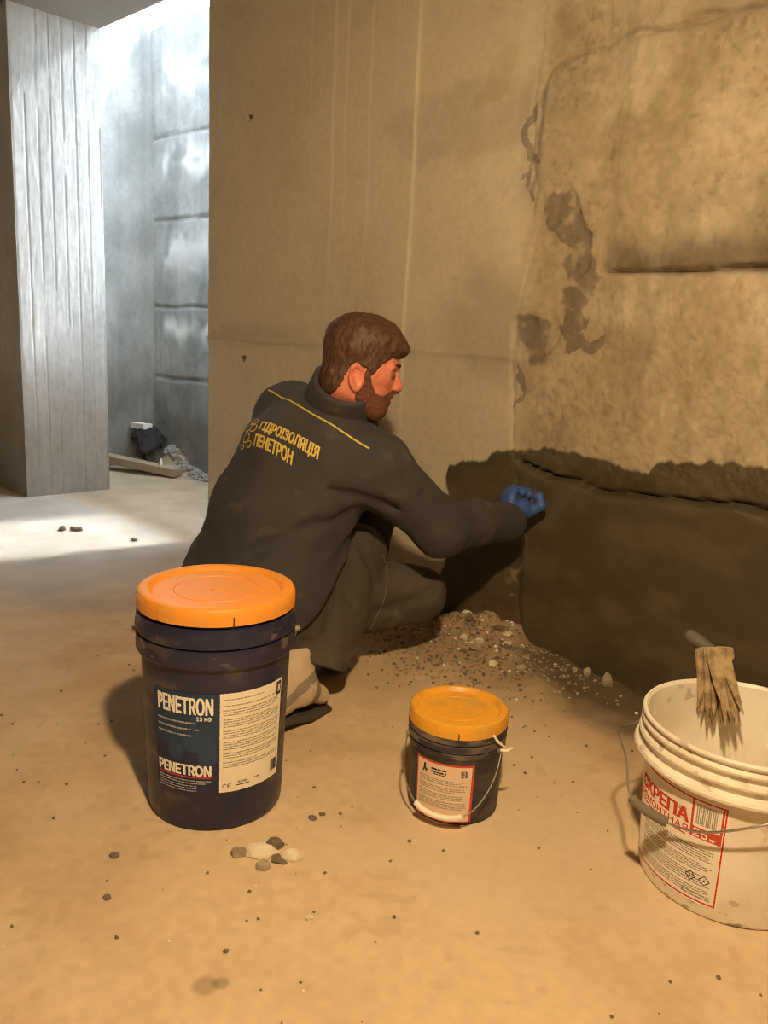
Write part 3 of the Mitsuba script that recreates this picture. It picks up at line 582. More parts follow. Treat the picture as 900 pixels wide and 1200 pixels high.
def ring_lid(r, z, h, lip, bsdf, key, c, slots):
    """a pail lid: rolled rim, sunken panel with a small boss, tear slots cut in its lip"""
    prof = [(0, 0), (r * .80, 0), (r * .835, .006), (r * .86, .0085), (r * .93, .0085), (r * .975, .006), (r, -.001), (r * 1.003, -.010), (r, -lip), (r - .004, -lip), (r - .0055, -.004), (r * .80, -.005), (0, -.005)]
    p = [(a, b) for a, b in prof]; m = m3.CrossSection([p], m3.FillRule.NonZero).revolve(128)
    for a in slots:
        b = m3.Manifold.cube([.030, .0022, lip * .95], True).translate([r, 0, -lip * .78]).rotate([0, 0, a]); m = m - b
    boss = m3.CrossSection([[(0, -.007), (.014, -.007), (.013, .0018), (0, .0022)]], m3.FillRule.NonZero).revolve(32); m = m + boss + m3.CrossSection([[(r * .52, -.003), (r * .56, -.003), (r * .54, .0012)]], m3.FillRule.NonZero).revolve(96)
    t = tm(m); t.apply_translation([c[0], c[1], z]); return part(key, 'lid', t, bsdf, 28)
def wire_path(P, th0, th1, r, z0, drop, n=30, out=0.):
    """a bail handle that hangs from two ears at the angles th0, th1: half a circle swung down round the pail"""
    a = np.linspace(0, 1, n); th = np.radians(th0 + (th1 - th0) * a); k = np.sin(a * np.pi)
    return np.stack([P.c[0] + (r + out * k) * np.cos(th), P.c[1] + (r + out * k) * np.sin(th), z0 - drop * k ** .8], 1)

# --- the big navy pail
CB = (-.308, 1.495)
B = Pail('large_pail', CB, [(0, 0), (.122, 0), (.127, .003), (.129, .010), (.1400, .322), (.1390, .323), (.1475, .325), (.1495, .329), (.1490, .358), (.1425, .362), (.1495, .365), (.1510, .370), (.1470, .398), (.1390, .401), (.1395, .428), (.136, .428), (.125, .012), (0, .010)], 'navy_plastic')
B.wz, B.wr, B.rm = [.01, .322], [.129, .1400], .1350
ring_lid(.1475, .430, .03, .0235, 'orange_plastic', 'large_pail', CB, (-122, -67, -22, 25, 80, 140, 190))
part('large_pail', 'handle', cat([tube(spline(wire_path(B, 188, 10, .151, .350, .10, out=.012), 60), .0022), tube([B.at(188, .145, .350), B.at(188, .158, .350)], .006), tube([B.at(10, .145, .350), B.at(10, .158, .350)], .006)]), 'wire')
# the print on its side
lab = part('large_pail', 'print', B.bend(rect(0, 0, math.radians(54.5) * B.rm, .196), -130.5, .083, .0005), 'print_navy', label='dark blue printed panel of the pail')
top = rect(0, 0, math.radians(54.5) * B.rm, .105); part(lab, 'teal_field', B.bend(top, -130.5, .1735, .0008), 'print_teal')
def drop_shape(x, y, h):
    a = np.linspace(0, 2 * np.pi, 28, endpoint=False); px = .36 * h * np.sin(a) * np.sin(a / 2) ** 1.2; py = .5 * h * np.cos(a); 
    from shapely.geometry import Polygon
    m = trimesh.creation.extrude_polygon(Polygon(np.stack([px, py], 1)).buffer(0), .0003, engine='earcut'); m.apply_translation([x, y, 0]); return m
part(lab, 'droplets', B.bend(cat([drop_shape(.047, .055, .06), drop_shape(.082, .085, .085), drop_shape(.108, .05, .07)]), -130.5, .120, .0012), 'print_drop')
wl = math.radians(45.5) * B.rm
part(lab, 'lettering', B.bend(fat([words('PENETRON', wl, .031)], .0006), -126.2, .2385, .0012), 'ink_white', 40, 'white block letters')
part(lab, 'weight_line', B.bend(cat([words('25 KG', .026, .0075, x=wl - .029, y=-.012)]), -126.2, .2385, .0012), 'ink_white')
part(lab, 'slogan', B.bend(cat([copy_lines(0, .077, .0, 1, .011, .0032, 1, 0), copy_lines(0, .084, -.0125, 1, .011, .0032, 2, 0), copy_lines(0, .070, -.025, 1, .011, .0032, 3, 0)]), -127, .2225, .0012), 'ink_pale')
part(lab, 'lower_lettering', B.bend(fat([words('PENETRON', wl, .020)], .0007), -127.6, .1165, .0012), 'ink_white', 40)
part(lab, 'red_underline', B.bend(rect(0, 0, wl, .0022), -127.6, .1115, .0012), 'ink_red')
part(lab, 'small_print', B.bend(cat([copy_lines(0, wl, 0, 2, .005, .0022, 5, .1), copy_lines(0, wl * .75, -.011, 3, .005, .0018, 6, .4)]), -127.6, .1065, .0012), 'ink_pale')
pw_ = math.radians(56.5) * B.rm
pap = part('large_pail', 'label', B.bend(rect(0, 0, pw_, .197), -75.8, .0815, .0006), 'paper_cream', label='cream paper label covered with fine print')
tx = [copy_lines(.006, pw_ * .62, .186, 1, .008, .0022, 10, 0)]
y = .174
for i, (n, rg) in enumerate(((1, 0), (3, .1), (4, .2), (4, .1), (4, .3), (3, .2), (3, .6))): tx.append(copy_lines(.006, pw_ - .008, y, n, .0046, .0021, 20 + i, rg)); y -= n * .0046 + .0042
part(pap, 'fine_print', B.bend(cat(tx), -75.8, .0815, .0011), 'ink_grey')
part(pap, 'corner_badge', B.bend(rect(pw_ - .0165, .167, pw_ - .003, .193), -75.8, .0815, .0011), 'ink_dark'); part(pap, 'badge_mark', B.bend(cat([rect(pw_ - .0125, .173, pw_ - .0105, .187, .0003), rect(pw_ - .0085, .173, pw_ - .0065, .187, .0003), rect(pw_ - .0125, .179, pw_ - .0065, .181, .0003)]), -75.8, .0815, .0016), 'ink_white')
def ce(x, y, h):
    o = []
    for x0, e in ((x, 0), (x + h * 1.05, 1)):
        a = np.radians(np.linspace(60, 300, 14)); pts = np.stack([x0 + h / 2 + h / 2 * np.cos(a), y + h / 2 + h / 2 * np.sin(a), a * 0], 1); o.append(tube(pts, h * .07, 6))
        if e: o.append(rect(x0 + .05 * h, y + h * .44, x0 + h * .55, y + h * .56, .0006))
    return cat(o)
bars = lambda x0, x1, y0, y1, n, seed: cat([rect(a, y0, a + w, y1, .0003) for a, w in (lambda r: [(x0 + (x1 - x0) * i / n, (x1 - x0) / n * r.uniform(.3, .8)) for i in range(n)])(random.Random(seed))])
for nm, mm in (('ce_mark', ce(.006, .008, .0085)), ('norm_line', cat([rect(.030, .0105, .058, .0125), words('EN 1504', .019, .004, x=.035, y=.0155)])), ('grade_mark', words('C 80', .012, .0035, x=.068, y=.016)), ('bar_code', bars(pw_ - .024, pw_ - .005, .013, .036, 12, 4))): part(pap, nm, B.bend(mm, -75.8, .0815, .0011), 'ink_dark')
tag('large_pail', 'large dark blue pail with an orange lid in front of the crouching man', 'pail')

# --- the small dark pail
CS = (.167, 1.515)
S_ = Pail('small_pail', CS, [(0, 0), (.084, 0), (.0885, .003), (.0895, .008), (.0925, .138), (.0950, .1385), (.0965, .141), (.0955, .149), (.0930, .151), (.0968, .1535), (.0975, .157), (.0962, .166), (.0935, .168), (.0975, .1705), (.0980, .174), (.0965, .182), (.0935, .1835), (.0935, .199), (.091, .199), (.086, .010), (0, .008)], 'dusty_plastic')
S_.wz, S_.wr, S_.rm = [.008, .138], [.0895, .0925], .0912
ring_lid(.0975, .201, .02, .0185, 'yellow_orange_plastic', 'small_pail', CS, (-94, -38, -170, 30, 90, 150))
sw = math.radians(75) * S_.rm
sl = part('small_pail', 'label', S_.bend(rect(0, 0, sw, .122), -147, .006, .0004), 'print_redbox', label='red-edged pink paper label')
part(sl, 'paper_field', S_.bend(rect(.003, .004, sw - .005, .118), -147, .006, .0009), 'paper_pink')
st = []
y = .088
for i, n in enumerate((3, 3, 3, 4)): st.append(copy_lines(.010, sw - .012, y, n, .0040, .0019, 40 + i, .15)); y -= n * .004 + .0032
part(sl, 'fine_print', S_.bend(cat(st), -147, .006, .0014), 'ink_grey')
from shapely.geometry import Polygon, LineString
from shapely import union_all
man = union_all([LineString([(0, 0), (.003, .010), (.0065, .001)]).buffer(.0015), LineString([(.0035, .010), (.0055, .006), (.009, .005)]).buffer(.0012), LineString([(.003, .009), (.0035, .015)]).buffer(.0022)])
mm = trimesh.creation.extrude_polygon(man, .0003, engine='earcut'); mm.apply_translation([.018, .096, 0])
for nm, m2 in (('figure_mark', mm), ('heading', cat([copy_lines(.036, .066, .109, 2, .006, .0035, 91, 0), rect(.040, .0965, .064, .098)])), ('code_square', bars(sw - .026, sw - .012, .097, .111, 9, 8))): part(sl, nm, S_.bend(m2, -147, .006, .0014), 'ink_dark')
# its wire handle hangs down in front, with a white grip
eL, eR = S_.at(-172, .099, .150), S_.at(-38, .101, .146)
hp = spline([eL, S_.at(-163, .108, .105), S_.at(-148, .112, .062), S_.at(-133, .113, .040), S_.at(-105, .114, .030), S_.at(-85, .114, .036), S_.at(-66, .112, .066), S_.at(-50, .108, .108), eR], 60)
hd = part('small_pail', 'handle', cat([tube(hp, .0014), tube([S_.at(-172, .092, .150), S_.at(-172, .102, .150)], .005), tube([S_.at(-38, .092, .146), S_.at(-38, .104, .146)], .005)]), 'wire')
gi = [i for i in range(60) if -136 < math.degrees(math.atan2(hp[i][1] - CS[1], hp[i][0] - CS[0])) < -84]
part(hd, 'grip', tube(hp[gi[0]:gi[-1] + 1], .0056, 14), 'grip_white', label='white plastic grip')
part('small_pail', 'tape_scrap', cat([tube([S_.at(-52, .0985, .186), S_.at(-45, .1005, .170), S_.at(-36, .106, .156)], [.0025, .003, .002], 6), tube([S_.at(-40, .101, .150), S_.at(-33, .110, .147), S_.at(-28, .116, .152)], [.003, .0035, .0015], 6)]), 'grip_white')
tag('small_pail', 'small dusty dark pail with a yellow-orange lid and a wire handle hanging in front', 'pail')

# --- the open white pail
CW = (.643, 1.321)
Wp = Pail('white_pail', CW, [(0, 0), (.142, 0), (.148, .003), (.150, .010), (.1605, .226), (.172, .227), (.1805, .229), (.1815, .234), (.1795, .239), (.1660, .241), (.1655, .252), (.1740, .2545), (.1755, .259), (.1735, .2635), (.1640, .265), (.1635, .274), (.1715, .2755), (.1730, .280), (.1715, .2835), (.1655, .285), (.1665, .290), (.1725, .2925), (.1732, .296), (.1715, .299), (.1675, .299), (.1640, .294), (.147, .012), (0, .010)], 'white_plastic', 160)
Wp.wz, Wp.wr, Wp.rm = [.01, .226], [.150, .1605], .156
lw_ = math.radians(72) * Wp.rm; T0 = -189.5
wlb = part('white_pail', 'label', Wp.bend(rect(0, 0, lw_, .189), T0, .024, .0004), 'paper_white', label='white paper label printed in red')
fr = cat([rect(0, .003, lw_ - .003, .0055), rect(lw_ - .0055, .003, lw_ - .003, .186), rect(.02, .1835, lw_ - .003, .186)])
part(wlb, 'red_frame', Wp.bend(fr, T0, .024, .0009), 'ink_red')
# СКРЕПА / РЕМОНТНАЯ, the weight box and the bar code
xk = math.radians(T0 + 189.5); X = lambda th: math.radians(th - T0) * Wp.rm
part(wlb, 'lettering', Wp.bend(fat([words('СКРЕПА', X(-140) - X(-186), .0235, x=X(-186), y=.137)], .0009), T0, .024, .0009), 'ink_red', 40, 'bold red letters')
part(wlb, 'second_line', Wp.bend(cat([words('РЕМОНТНАЯ', X(-140) - X(-186), .0125, x=X(-186), y=.119, bold=False), rect(X(-186), .1135, X(-141), .1155)]), T0, .024, .0009), 'ink_red', 40)
part(wlb, 'weight_box', Wp.bend(cat([rect(X(-138.5), .118, X(-120), .1365), rect(X(-138.5), .136, X(-137.2), .186), rect(X(-121.2), .136, X(-120), .186)]), T0, .024, .0009), 'print_redbox')
part(wlb, 'weight', Wp.bend(cat([words('25', .024, .0135, x=X(-136.5), y=.1205), words('кг', .010, .006, x=X(-126.5), y=.1205)]), T0, .024, .0015), 'ink_white', 40)
part(wlb, 'bar_code', Wp.bend(bars(X(-135.5), X(-123), .142, .178, 11, 9), T0, .024, .0009), 'ink_grey')
wt = [copy_lines(X(-150), X(-141), .160, 2, .005, .002, 60, 0)]; y = .100
for i, (n, rg) in enumerate(((5, .1), (4, .15), (5, .2), (4, .3))): wt.append(copy_lines(X(-178), X(-123), y, n, .0044, .0020, 61 + i, rg)); y -= n * .0044 + .0035
wt.append(copy_lines(X(-140), X(-122), .018, 2, .005, .003, 77, 0))
part(wlb, 'fine_print', Wp.bend(cat(wt), T0, .024, .0009), 'ink_grey')
dm = []
for th in (-135, -126.5):
    x0 = X(th); r = .0085; q = [(x0, .046 - r, .0004), (x0 + r, .046, .0004), (x0, .046 + r, .0004), (x0 - r, .046, .0004), (x0, .046 - r, .0004)]
    for a, b in zip(q[:-1], q[1:]): dm.append(tube([a, b], .0006, 6))
    dm += [rect(x0 - .002, .0435, x0 + .002, .0445), rect(x0 - .0006, .0445, x0 + .0006, .049)]
part(wlb, 'hazard_signs', Wp.bend(cat(dm), T0, .024, .0011), 'ink_dark')
# the handle of the white pail has dropped outwards to the left; its grip is wrapped and dirty
eF, eB = Wp.at(-52, .180, .236), Wp.at(128, .180, .236)
GA, GB = np.array([.441, 1.262, .174]), np.array([.491, 1.222, .156])
hw = spline([eB, Wp.at(150, .205, .225), np.array([.440, 1.370, .236]), np.array([.4385, 1.300, .215]), GA, (GA + GB) / 2 + [-.004, -.004, 0], GB, *np.array([[.522, 1.186, .166], [.552, 1.155, .188], [.605, 1.128, .222]]), eF], 90)
wh = part('white_pail', 'handle', cat([tube(hw, .0021), tube([Wp.at(-52, .17, .236), Wp.at(-52, .186, .236)], .007), tube([Wp.at(128, .17, .236), Wp.at(128, .186, .236)], .007)]), 'wire')
plain('grip_dirty', (.15, .125, .09), .8)
gk = np.argmin(np.linalg.norm(hw - GA, axis=1)), np.argmin(np.linalg.norm(hw - GB, axis=1)); gp = hw[gk[0]:gk[1] + 1]
gpp = spline(gp, 24); part(wh, 'grip', tube(gpp, .0085 + .0005 * np.sin(np.arange(24) * 1.9), 12), 'grip_dirty', label='dark dirty grip of the handle')
tag('white_pail', 'open white plastic pail with a red and white label, brush on its rim', 'pail')

# --- brushes
def mud_color(p, n, uv):
    f = fbm(p.x * 60, p.y * 60, p.z * 60, 3); return mix((.22, .155, .085), (.42, .31, .18), smoothstep(.3, .7, f))
textured('caked_bristle', mud_color, .95); plain('brush_handle', (.10, .085, .07), .7)
def brush(key, root, axis, across, L=.085, wid=.085, thick=.035, handle=.10, fat=1., fan=.35, hang=(0, 0, 0), seed=1, tufts=95, bm='caked_bristle', bend=0., handle_dir=None, hm='brush_handle'):
    """a flat masonry brush: root = middle of the bristles' root, axis = where the bristles point, across = its width"""
    r = np.random.default_rng(seed); ax, ac = nrm(axis), nrm(across); ac = nrm(ac - ax * (ac @ ax)); th = np.cross(ax, ac); root = np.asarray(root, float); hang = np.asarray(hang, float)
    ms = []
    for i in range(tufts):
        a, b = r.uniform(-.5, .5), r.uniform(-.5, .5); q = root - ax * .022 + ac * a * wid + th * b * thick; l = L * r.uniform(.72, 1.08) * (1 - .25 * abs(a)); d = nrm(ax + ac * (a * fan + r.normal(0, .09)) + th * (b * .5 + r.normal(0, .09)) + bend * th)
        k = np.linspace(0, 1, 5)[:, None]; pts = q + d * l * k + hang * k ** 2 * l; ms.append(tube(pts, np.array([.0045, .0052, .0048, .0034, .0008]) * fat * r.uniform(.8, 1.3), 6))
    part(key, 'bristles', cat(ms), bm)
    labels[num(key + '__bristles').rsplit('_', 1)[0] if False else key + '__bristles'] = {'kind': 'stuff', 'label': 'long bristles caked with cement'}
    M = np.stack([ac, th, ax], 1)
    bl = tm(m3.Manifold.hull(m3.Manifold.compose([m3.Manifold.sphere(.006, 12).translate([sx * (wid / 2 - .002), sy * (thick / 2 - .001), z]) for sx in (-1, 1) for sy in (-1, 1) for z in (-.020, -.006)])))
    bl.vertices = root + bl.vertices @ M.T; part(key, 'block', bl, bm)
    hd = -ax if handle_dir is None else nrm(handle_dir)
    k = np.linspace(0, 1, 9); pts = root - ax * .015 + hd * (handle * k)[:, None]; part(key, 'handle', tube(pts, np.array([.011, .010, .0105, .0115, .0125, .013, .013, .0125, .010]), 16), hm)
# the spare one lies over the far rim of the white pail, bristles hanging inside
brush('masonry_brush', [.642, 1.478, .342], [.06, -.36, -1.0], [1.0, .30, .1], L=.140, wid=.044, thick=.036, handle=.062, seed=5, tufts=85, fat=1.5, fan=-.12, handle_dir=[-.62, .60, .30])
tag('masonry_brush', 'cement-caked masonry brush leaning on the rim of the open white pail', 'brush')
plain('wet_bristle', (.050, .040, .026), .7)
BH = nrm(BR - HN)
brush('masonry_brush_001', BR - BH * .052 , BH, [0, 0, 1.0], L=.046, wid=.055, thick=.026, handle=.080, seed=9, tufts=80, bm='wet_bristle', hm='wet_bristle')
tag('masonry_brush_001', 'dark wet brush in the blue-gloved hand, pressed on the wall', 'brush')

# --- stones, crumbs, rubble
ROCKS = {}
def rock(r, seed, sq=(1, 1, .7)):
    if seed in ROCKS: m = ROCKS[seed]; return trimesh.Trimesh(m.vertices * (np.array(sq) * r), m.faces, process=False)
    g = np.random.default_rng(seed); p = g.normal(size=(26, 3)); p /= np.linalg.norm(p, axis=1, keepdims=True); p *= g.uniform(.75, 1.1, (26, 1)); ROCKS[seed] = trimesh.convex.convex_hull(p); return rock(r, seed, sq)
def stone_color(p, n, uv): return mix((.24, .19, .13), (.38, .31, .22), smoothstep(.35, .65, fbm(p.x * 40, p.y * 40, p.z * 40, 3)))
textured('stone_mat', stone_color, .95); plain('stone_pale', (.66, .58, .44), .9); plain('stone_dark', (.16, .12, .085), .95); plain('white_chip', (.78, .75, .68), .7)
def lay(m, x, y, sink=.25):
    m.apply_translation([x, y, floorz(x, y) - m.bounds[0, 2] - sink * (m.bounds[1, 2] - m.bounds[0, 2])]); return m
def stone(name, x, y, r, sq, mat, label, cat_='stone', group=None, seed=0):
    key = num(name); put(key, lay(rock(r, seed, sq), x, y), mat, False); tag(key, label, cat_, group)
stone('plaster_lump', -.190, 1.309, .026, (1.25, .8, .62), 'stone_pale', 'largest pale lump of plaster on the floor right of the large blue pail', 'plaster lump', seed=3)
stone('plaster_lump', -.136, 1.302, .018, (1.2, .9, .7), 'stone_pale', 'pale lump of plaster, rightmost of the small pile before the pails', 'plaster lump', seed=4)
stone('stone', -.224, 1.304, .017, (1.2, .8, .7), 'stone_mat', 'brown stone touching the left end of the largest plaster lump', seed=5)
stone('stone', -.180, 1.272, .013, (1.1, .9, .8), 'stone_mat', 'small brown stone just in front of the largest plaster lump', seed=6)
stone('stone', -.152, 1.292, .014, (1.2, .9, .7), 'stone_dark', 'dark stone between the two pale plaster lumps', seed=7)
stone('stone', -.166, 1.332, .018, (1.0, .7, .8), 'stone_dark', 'dark stone tucked behind the largest plaster lump', seed=8)
for i, (x, y, r, where) in enumerate(((-.441, 1.282, .0085, 'dark pebble, the farther of two on bare floor left of the plaster lumps'), (-.418, 1.174, .007, 'dark pebble, the nearer of two on bare floor left of the plaster lumps'), (-.204, 1.071, .005, 'tiny dark pebble in the front of the picture, left half'), (-.108, 1.425, .009, 'dark crumb of earth between the large and the small pail'), (-.090, 1.441, .007, 'brown crumb right behind the dark one between the two pails'), (-.087, 1.15, .007, 'pale pebble on bare floor right of the plaster lumps'))):
    stone('pebble', x, y, r, (1.1, .9, .7), 'stone_pale' if 'pale' in where else 'stone_dark', where, 'pebble', seed=20 + i)
stone('pebble', -1.402, 3.506, .020, (1, .8, .8), 'stone_dark', 'left one of two dark stones lying in the daylight patch', 'stone', seed=31)
stone('pebble', -1.345, 3.517, .024, (1.2, .8, .7), 'stone_dark', 'right one of two dark stones lying in the daylight patch', 'stone', seed=32)
stone('pebble', -1.058, 3.408, .014, (1.2, .8, .7), 'stone_dark', 'small dark stone at the right end of the daylight patch', 'stone', seed=33)
# rubble at the foot of the wall: the larger stones one by one, the rest as gravel
g = np.random.default_rng(12)
for i in range(26):
    s, t = g.normal(.48, .12), -abs(g.normal(.07, .06)) - .02; P = RM(s, t, 0); r = g.uniform(.008, .017) * (1.2 if i < 5 else 1)
    k = num('rubble_stone'); put(k, lay(rock(r, 100 + i, (1.1, .9, .75)), P[0], P[1], .3), ('stone_mat', 'stone_mat', 'stone_pale', 'stone_dark')[i % 4], False); tag(k, 'stone lying in the rubble heap at the foot of the wall', 'stone', 'stones of the rubble heap by the wall')
for i, (px, sgn) in enumerate(((RM(.90, -.045, 0), 1), (RM(.835, -.04, 0), 1))):
    k = num('broken_slab'); m = rock(.024 - .008 * i, 150 + i, (.7, .5, 1.1)); put(k, lay(m, px[0], px[1], .2), 'stone_mat', False); tag(k, ('upright brownish stone by the wet wall, left of the white pail', 'small brownish stone at the wall, left of the upright one')[i], 'stone')
gr = []
for i in range(1500):
    s, t = g.normal(.50, .17), -abs(g.normal(0, .15)) - .025; P = RM(s, t, 0); gr.append(lay(rock(g.uniform(.0016, .0062), 200 + i % 60, (1.1, .9, .8)), P[0], P[1], .2))
def free():
    while True:
        q = np.array([g.uniform(-.9, .9), g.uniform(.9, 2.3)])
        if (q - O[:2]) @ V[:2] < -.06 and all(np.hypot(*(q - c)) > r for c, r in (((-.308, 1.495), .15), ((.167, 1.515), .11), ((.643, 1.321), .17), ((-.2, 1.95), .25))): return q
put('gravel', cat(gr[:1000]), 'stone_mat', False); tag('gravel', 'loose grey-brown gravel spread at the foot of the wall', 'gravel', kind='stuff')
put('plaster_crumbs', cat(gr[1000:1070]), 'white_chip', False); tag('plaster_crumbs', 'white plaster crumbs strewn over the gravel', 'crumbs', kind='stuff')
put('earth_crumbs', cat(gr[1070:] + [lay(rock(g.uniform(.0012, .0042), 300 + i % 40), *free(), .2) for i in range(170)]), 'stone_dark', False); tag('earth_crumbs', 'tiny dark crumbs of earth scattered over the floor', 'crumbs', kind='stuff')
put('pale_crumbs', cat([lay(rock(g.uniform(.0008, .0022), 340 + i % 40), *free(), .2) for i in range(80)]), 'white_chip', False); tag('pale_crumbs', 'tiny white chips scattered over the floor', 'crumbs', kind='stuff')
# --- litter in the light well
plain('timber', (.30, .235, .16), .9); plain('black_sheet', (.012, .012, .012), .75); plain('sack_cloth', (.09, .085, .075), .9); plain('white_foam', (.82, .82, .80), .6); plain('rubble_grey', (.27, .255, .23), .95)
a, b = RM(-2.90, .475, .075), RM(-2.375, .685, .035); ax = nrm(b - a); L = np.linalg.norm(b - a)
pk = m3.Manifold.cube([L, .085, .045], True).refine_to_length(.03); pk = tm(pk); pk.vertices[:, 1:] += .004 * (N3(pk.vertices, 30, 3)[:, None]); M = np.stack([ax, nrm(np.cross([0, 0, 1], ax)), nrm(np.cross(ax, np.cross([0, 0, 1], ax)))], 1); pk.vertices = (a + b) / 2 + pk.vertices @ M.T
put('plank', pk, 'timber', 30); tag('plank', 'rough timber plank lying on the floor of the light well', 'plank')
def blanket(key, c, du, dv, h, mat, seed, lab, cat_):
    def P(a, b):
        Q = np.stack([a, b, a * 0], -1); w = np.maximum(0, 1 - a ** 2 - .8 * b ** 2); z = h * (.25 + w * .8 + .55 * F3(Q, 2.2, 4, seed) + .25 * np.abs(F3(Q, 5, 2, seed + 1)))
        return np.asarray(c) + a[..., None] * du + b[..., None] * dv + z[..., None] * np.array([0, 0, 1.])
    put(key, sheet(np.linspace(-1, 1, 46), np.linspace(-1, 1, 30), P, mask=lambda a, b: a ** 2 + b ** 2 < 1 + .3 * np.sin(5 * a + 3 * b), skirt=np.array([0, 0, -.02])), mat, 40); tag(key, lab, cat_)
blanket('grey_sack', RM(-2.77, .745, .04), .15 * U - .03 * V, .085 * V, .13, 'sack_cloth', 5, 'crumpled grey sack under the black sheeting in the light well', 'sack')
blanket('black_sheeting', RM(-2.745, .715, .15), .155 * U - .05 * V - np.array([0, 0, .04]), .095 * V + .03 * U, .10, 'black_sheet', 8, 'crumpled black plastic sheeting heaped behind the plank', 'sheeting')
w = tm(m3.Manifold.cube([.17, .06, .035], True)); M = np.stack([nrm(U + [0, 0, .06]), V, np.array([0, 0, 1.])], 1); w.vertices = RM(-2.85, .715, .262) + w.vertices @ M.T; put('white_board', w, 'white_foam', False); tag('white_board', 'white piece of foam board on top of the black sheeting', 'board')
c2 = rock(.018, 77, (.7, .6, 1.3)); c2.apply_translation(RM(-2.50, .645, .085)); put('white_scrap', c2, 'white_foam', False); tag('white_scrap', 'bright white scrap standing on the timber plank', 'scrap')
rb = [ (lambda P: lay(rock(g.uniform(.006, .026), 400 + i % 50), P[0], P[1], .2))(RM(g.uniform(-2.9, -2.0), .85 - min(abs(g.normal(0, .05)), .1), 0)) for i in range(260)]
put('light_well_rubble', cat(rb), 'rubble_grey', False); tag('light_well_rubble', 'grey rubble lying along the far wall of the light well', 'rubble', kind='stuff')
# ---------------------------------------------------------------- the man's meshes
def skin_color(p, n, uv):
    f = fbm(p.x * 60, p.y * 60, p.z * 60, 3); return mix((.55, .175, .115), (.68, .235, .155), smoothstep(.3, .7, f))
textured('skin', skin_color, .5)
def cloth(key, a, b, dust):
    def fn(p, n, uv):
        d = smoothstep(.45, .8, fbm(p.x * 7, p.y * 7, p.z * 7, 4)); f = noise(p.x * 500, p.y * 500, p.z * 500); return mix(a, b, d * .7 + .3 * f) + mi.Color3f(dust) * smoothstep(.62, .8, fbm(p.x * 22, p.y * 22, p.z * 22, 3))
    scene[key] = {'type': 'principled', 'base_color': proc(fn), 'roughness': .9, 'sheen': .3}
cloth('jacket_cloth', (.036, .034, .040), (.054, .049, .052), (.02, .016, .012)); cloth('trouser_cloth', (.050, .043, .038), (.078, .066, .054), (.03, .024, .017))
def hair_color(p, n, uv):
    f = fbm(p.x * 260, p.y * 260, p.z * 90, 2); return mix((.050, .022, .013), (.090, .040, .022), smoothstep(.3, .75, f))
scene['hair_mat'] = {'type': 'principled', 'base_color': proc(hair_color), 'roughness': .6}
plain('beard_mat', (.120, .042, .025), .75); plain('glove_rubber', (.035, .085, .30), .55); plain('thread_yellow', (.60, .44, .09), .6); plain('sandal_dark', (.05, .042, .036), .8); plain('sock_cloth', (.52, .40, .28), .9); plain('strap_grey', (.24, .20, .155), .8); plain('eye_shaded', (.16, .10, .075), .3); plain('iris', (.04, .03, .02), .2); plain('seam_thread', (.12, .095, .07), .9); plain('brow_hair', (.07, .03, .016), .8)
PM = 'person'
part(PM, 'body', surf(body, (-.5, 1.7, -.02), (.55, 2.6, 1.05), .0038), 'skin', True, 'skin of face, ear and neck')
part(PM, 'jacket', surf(jacket, (-.66, 1.7, .05), (.5, 2.6, .9), .0045), 'jacket_cloth', True, 'dark navy work jacket with yellow print across the back')
part('person__jacket', 'collar', surf(collar, (-.3, 1.9, .55), (.1, 2.3, .95), .0035), 'jacket_cloth', True)
part(PM, 'trousers', surf(trousers, (-.6, 1.7, 0), (.4, 2.5, .65), .0045), 'trouser_cloth', True, 'dusty dark work trousers')
part(PM, 'hair', surf(hair, (-.25, 1.9, .65), (.1, 2.2, 1), .0028), 'hair_mat', True, 'short brown hair')
part(PM, 'beard', surf(beard, (-.2, 1.9, .65), (.12, 2.2, 1), .0025), 'beard_mat', True, 'short reddish beard')
def glove(fn, wr, el, cuff):
    ax = nrm(el - wr).astype(np.float32)
    def f(p):
        d = smin(fn(p, .0028), cone(p, wr, wr + ax * .05, .034, .038), .012); return smax(d, (p - wr.astype(np.float32)) @ ax - cuff, .004)
    return f
part(PM, 'glove', surf(glove(fist, wrR, elR, .035), (.2, 2.05, .33), (.52, 2.4, .6), .003), 'glove_rubber', True, 'blue rubber glove')
part(PM, 'glove', surf(glove(open_hand, wrL, elL, .05), (-.1, 2.1, .15), (.3, 2.5, .5), .003), 'glove_rubber', True, 'blue rubber glove')
# eye, brow
for s in (-1, 1):
    e = trimesh.creation.icosphere(2, .0118); k = HC + HS * (np.array([.0772, s * .031, .000]) @ HM); e.apply_translation(k); ey = part(PM, 'eye', e, 'eye_shaded', True)  # eyeballs coloured dark to carry the shade of the sockets
    i2 = trimesh.creation.icosphere(2, .0055); i2.apply_translation(k + HS * (np.array([.0085, s * .001, -.001]) @ HM)); part(ey, 'iris', i2, 'iris', True)
    q = [HC + HS * (np.array(v) @ HM) for v in ((.097, s * .014, .024), (.093, s * .032, .031), (.080, s * .050, .027))]
    part(PM, 'eyebrow', tube(spline(q, 10), [.002, .0034, .004, .0042, .0042, .004, .0038, .0034, .0028, .0012], 8), 'brow_hair')
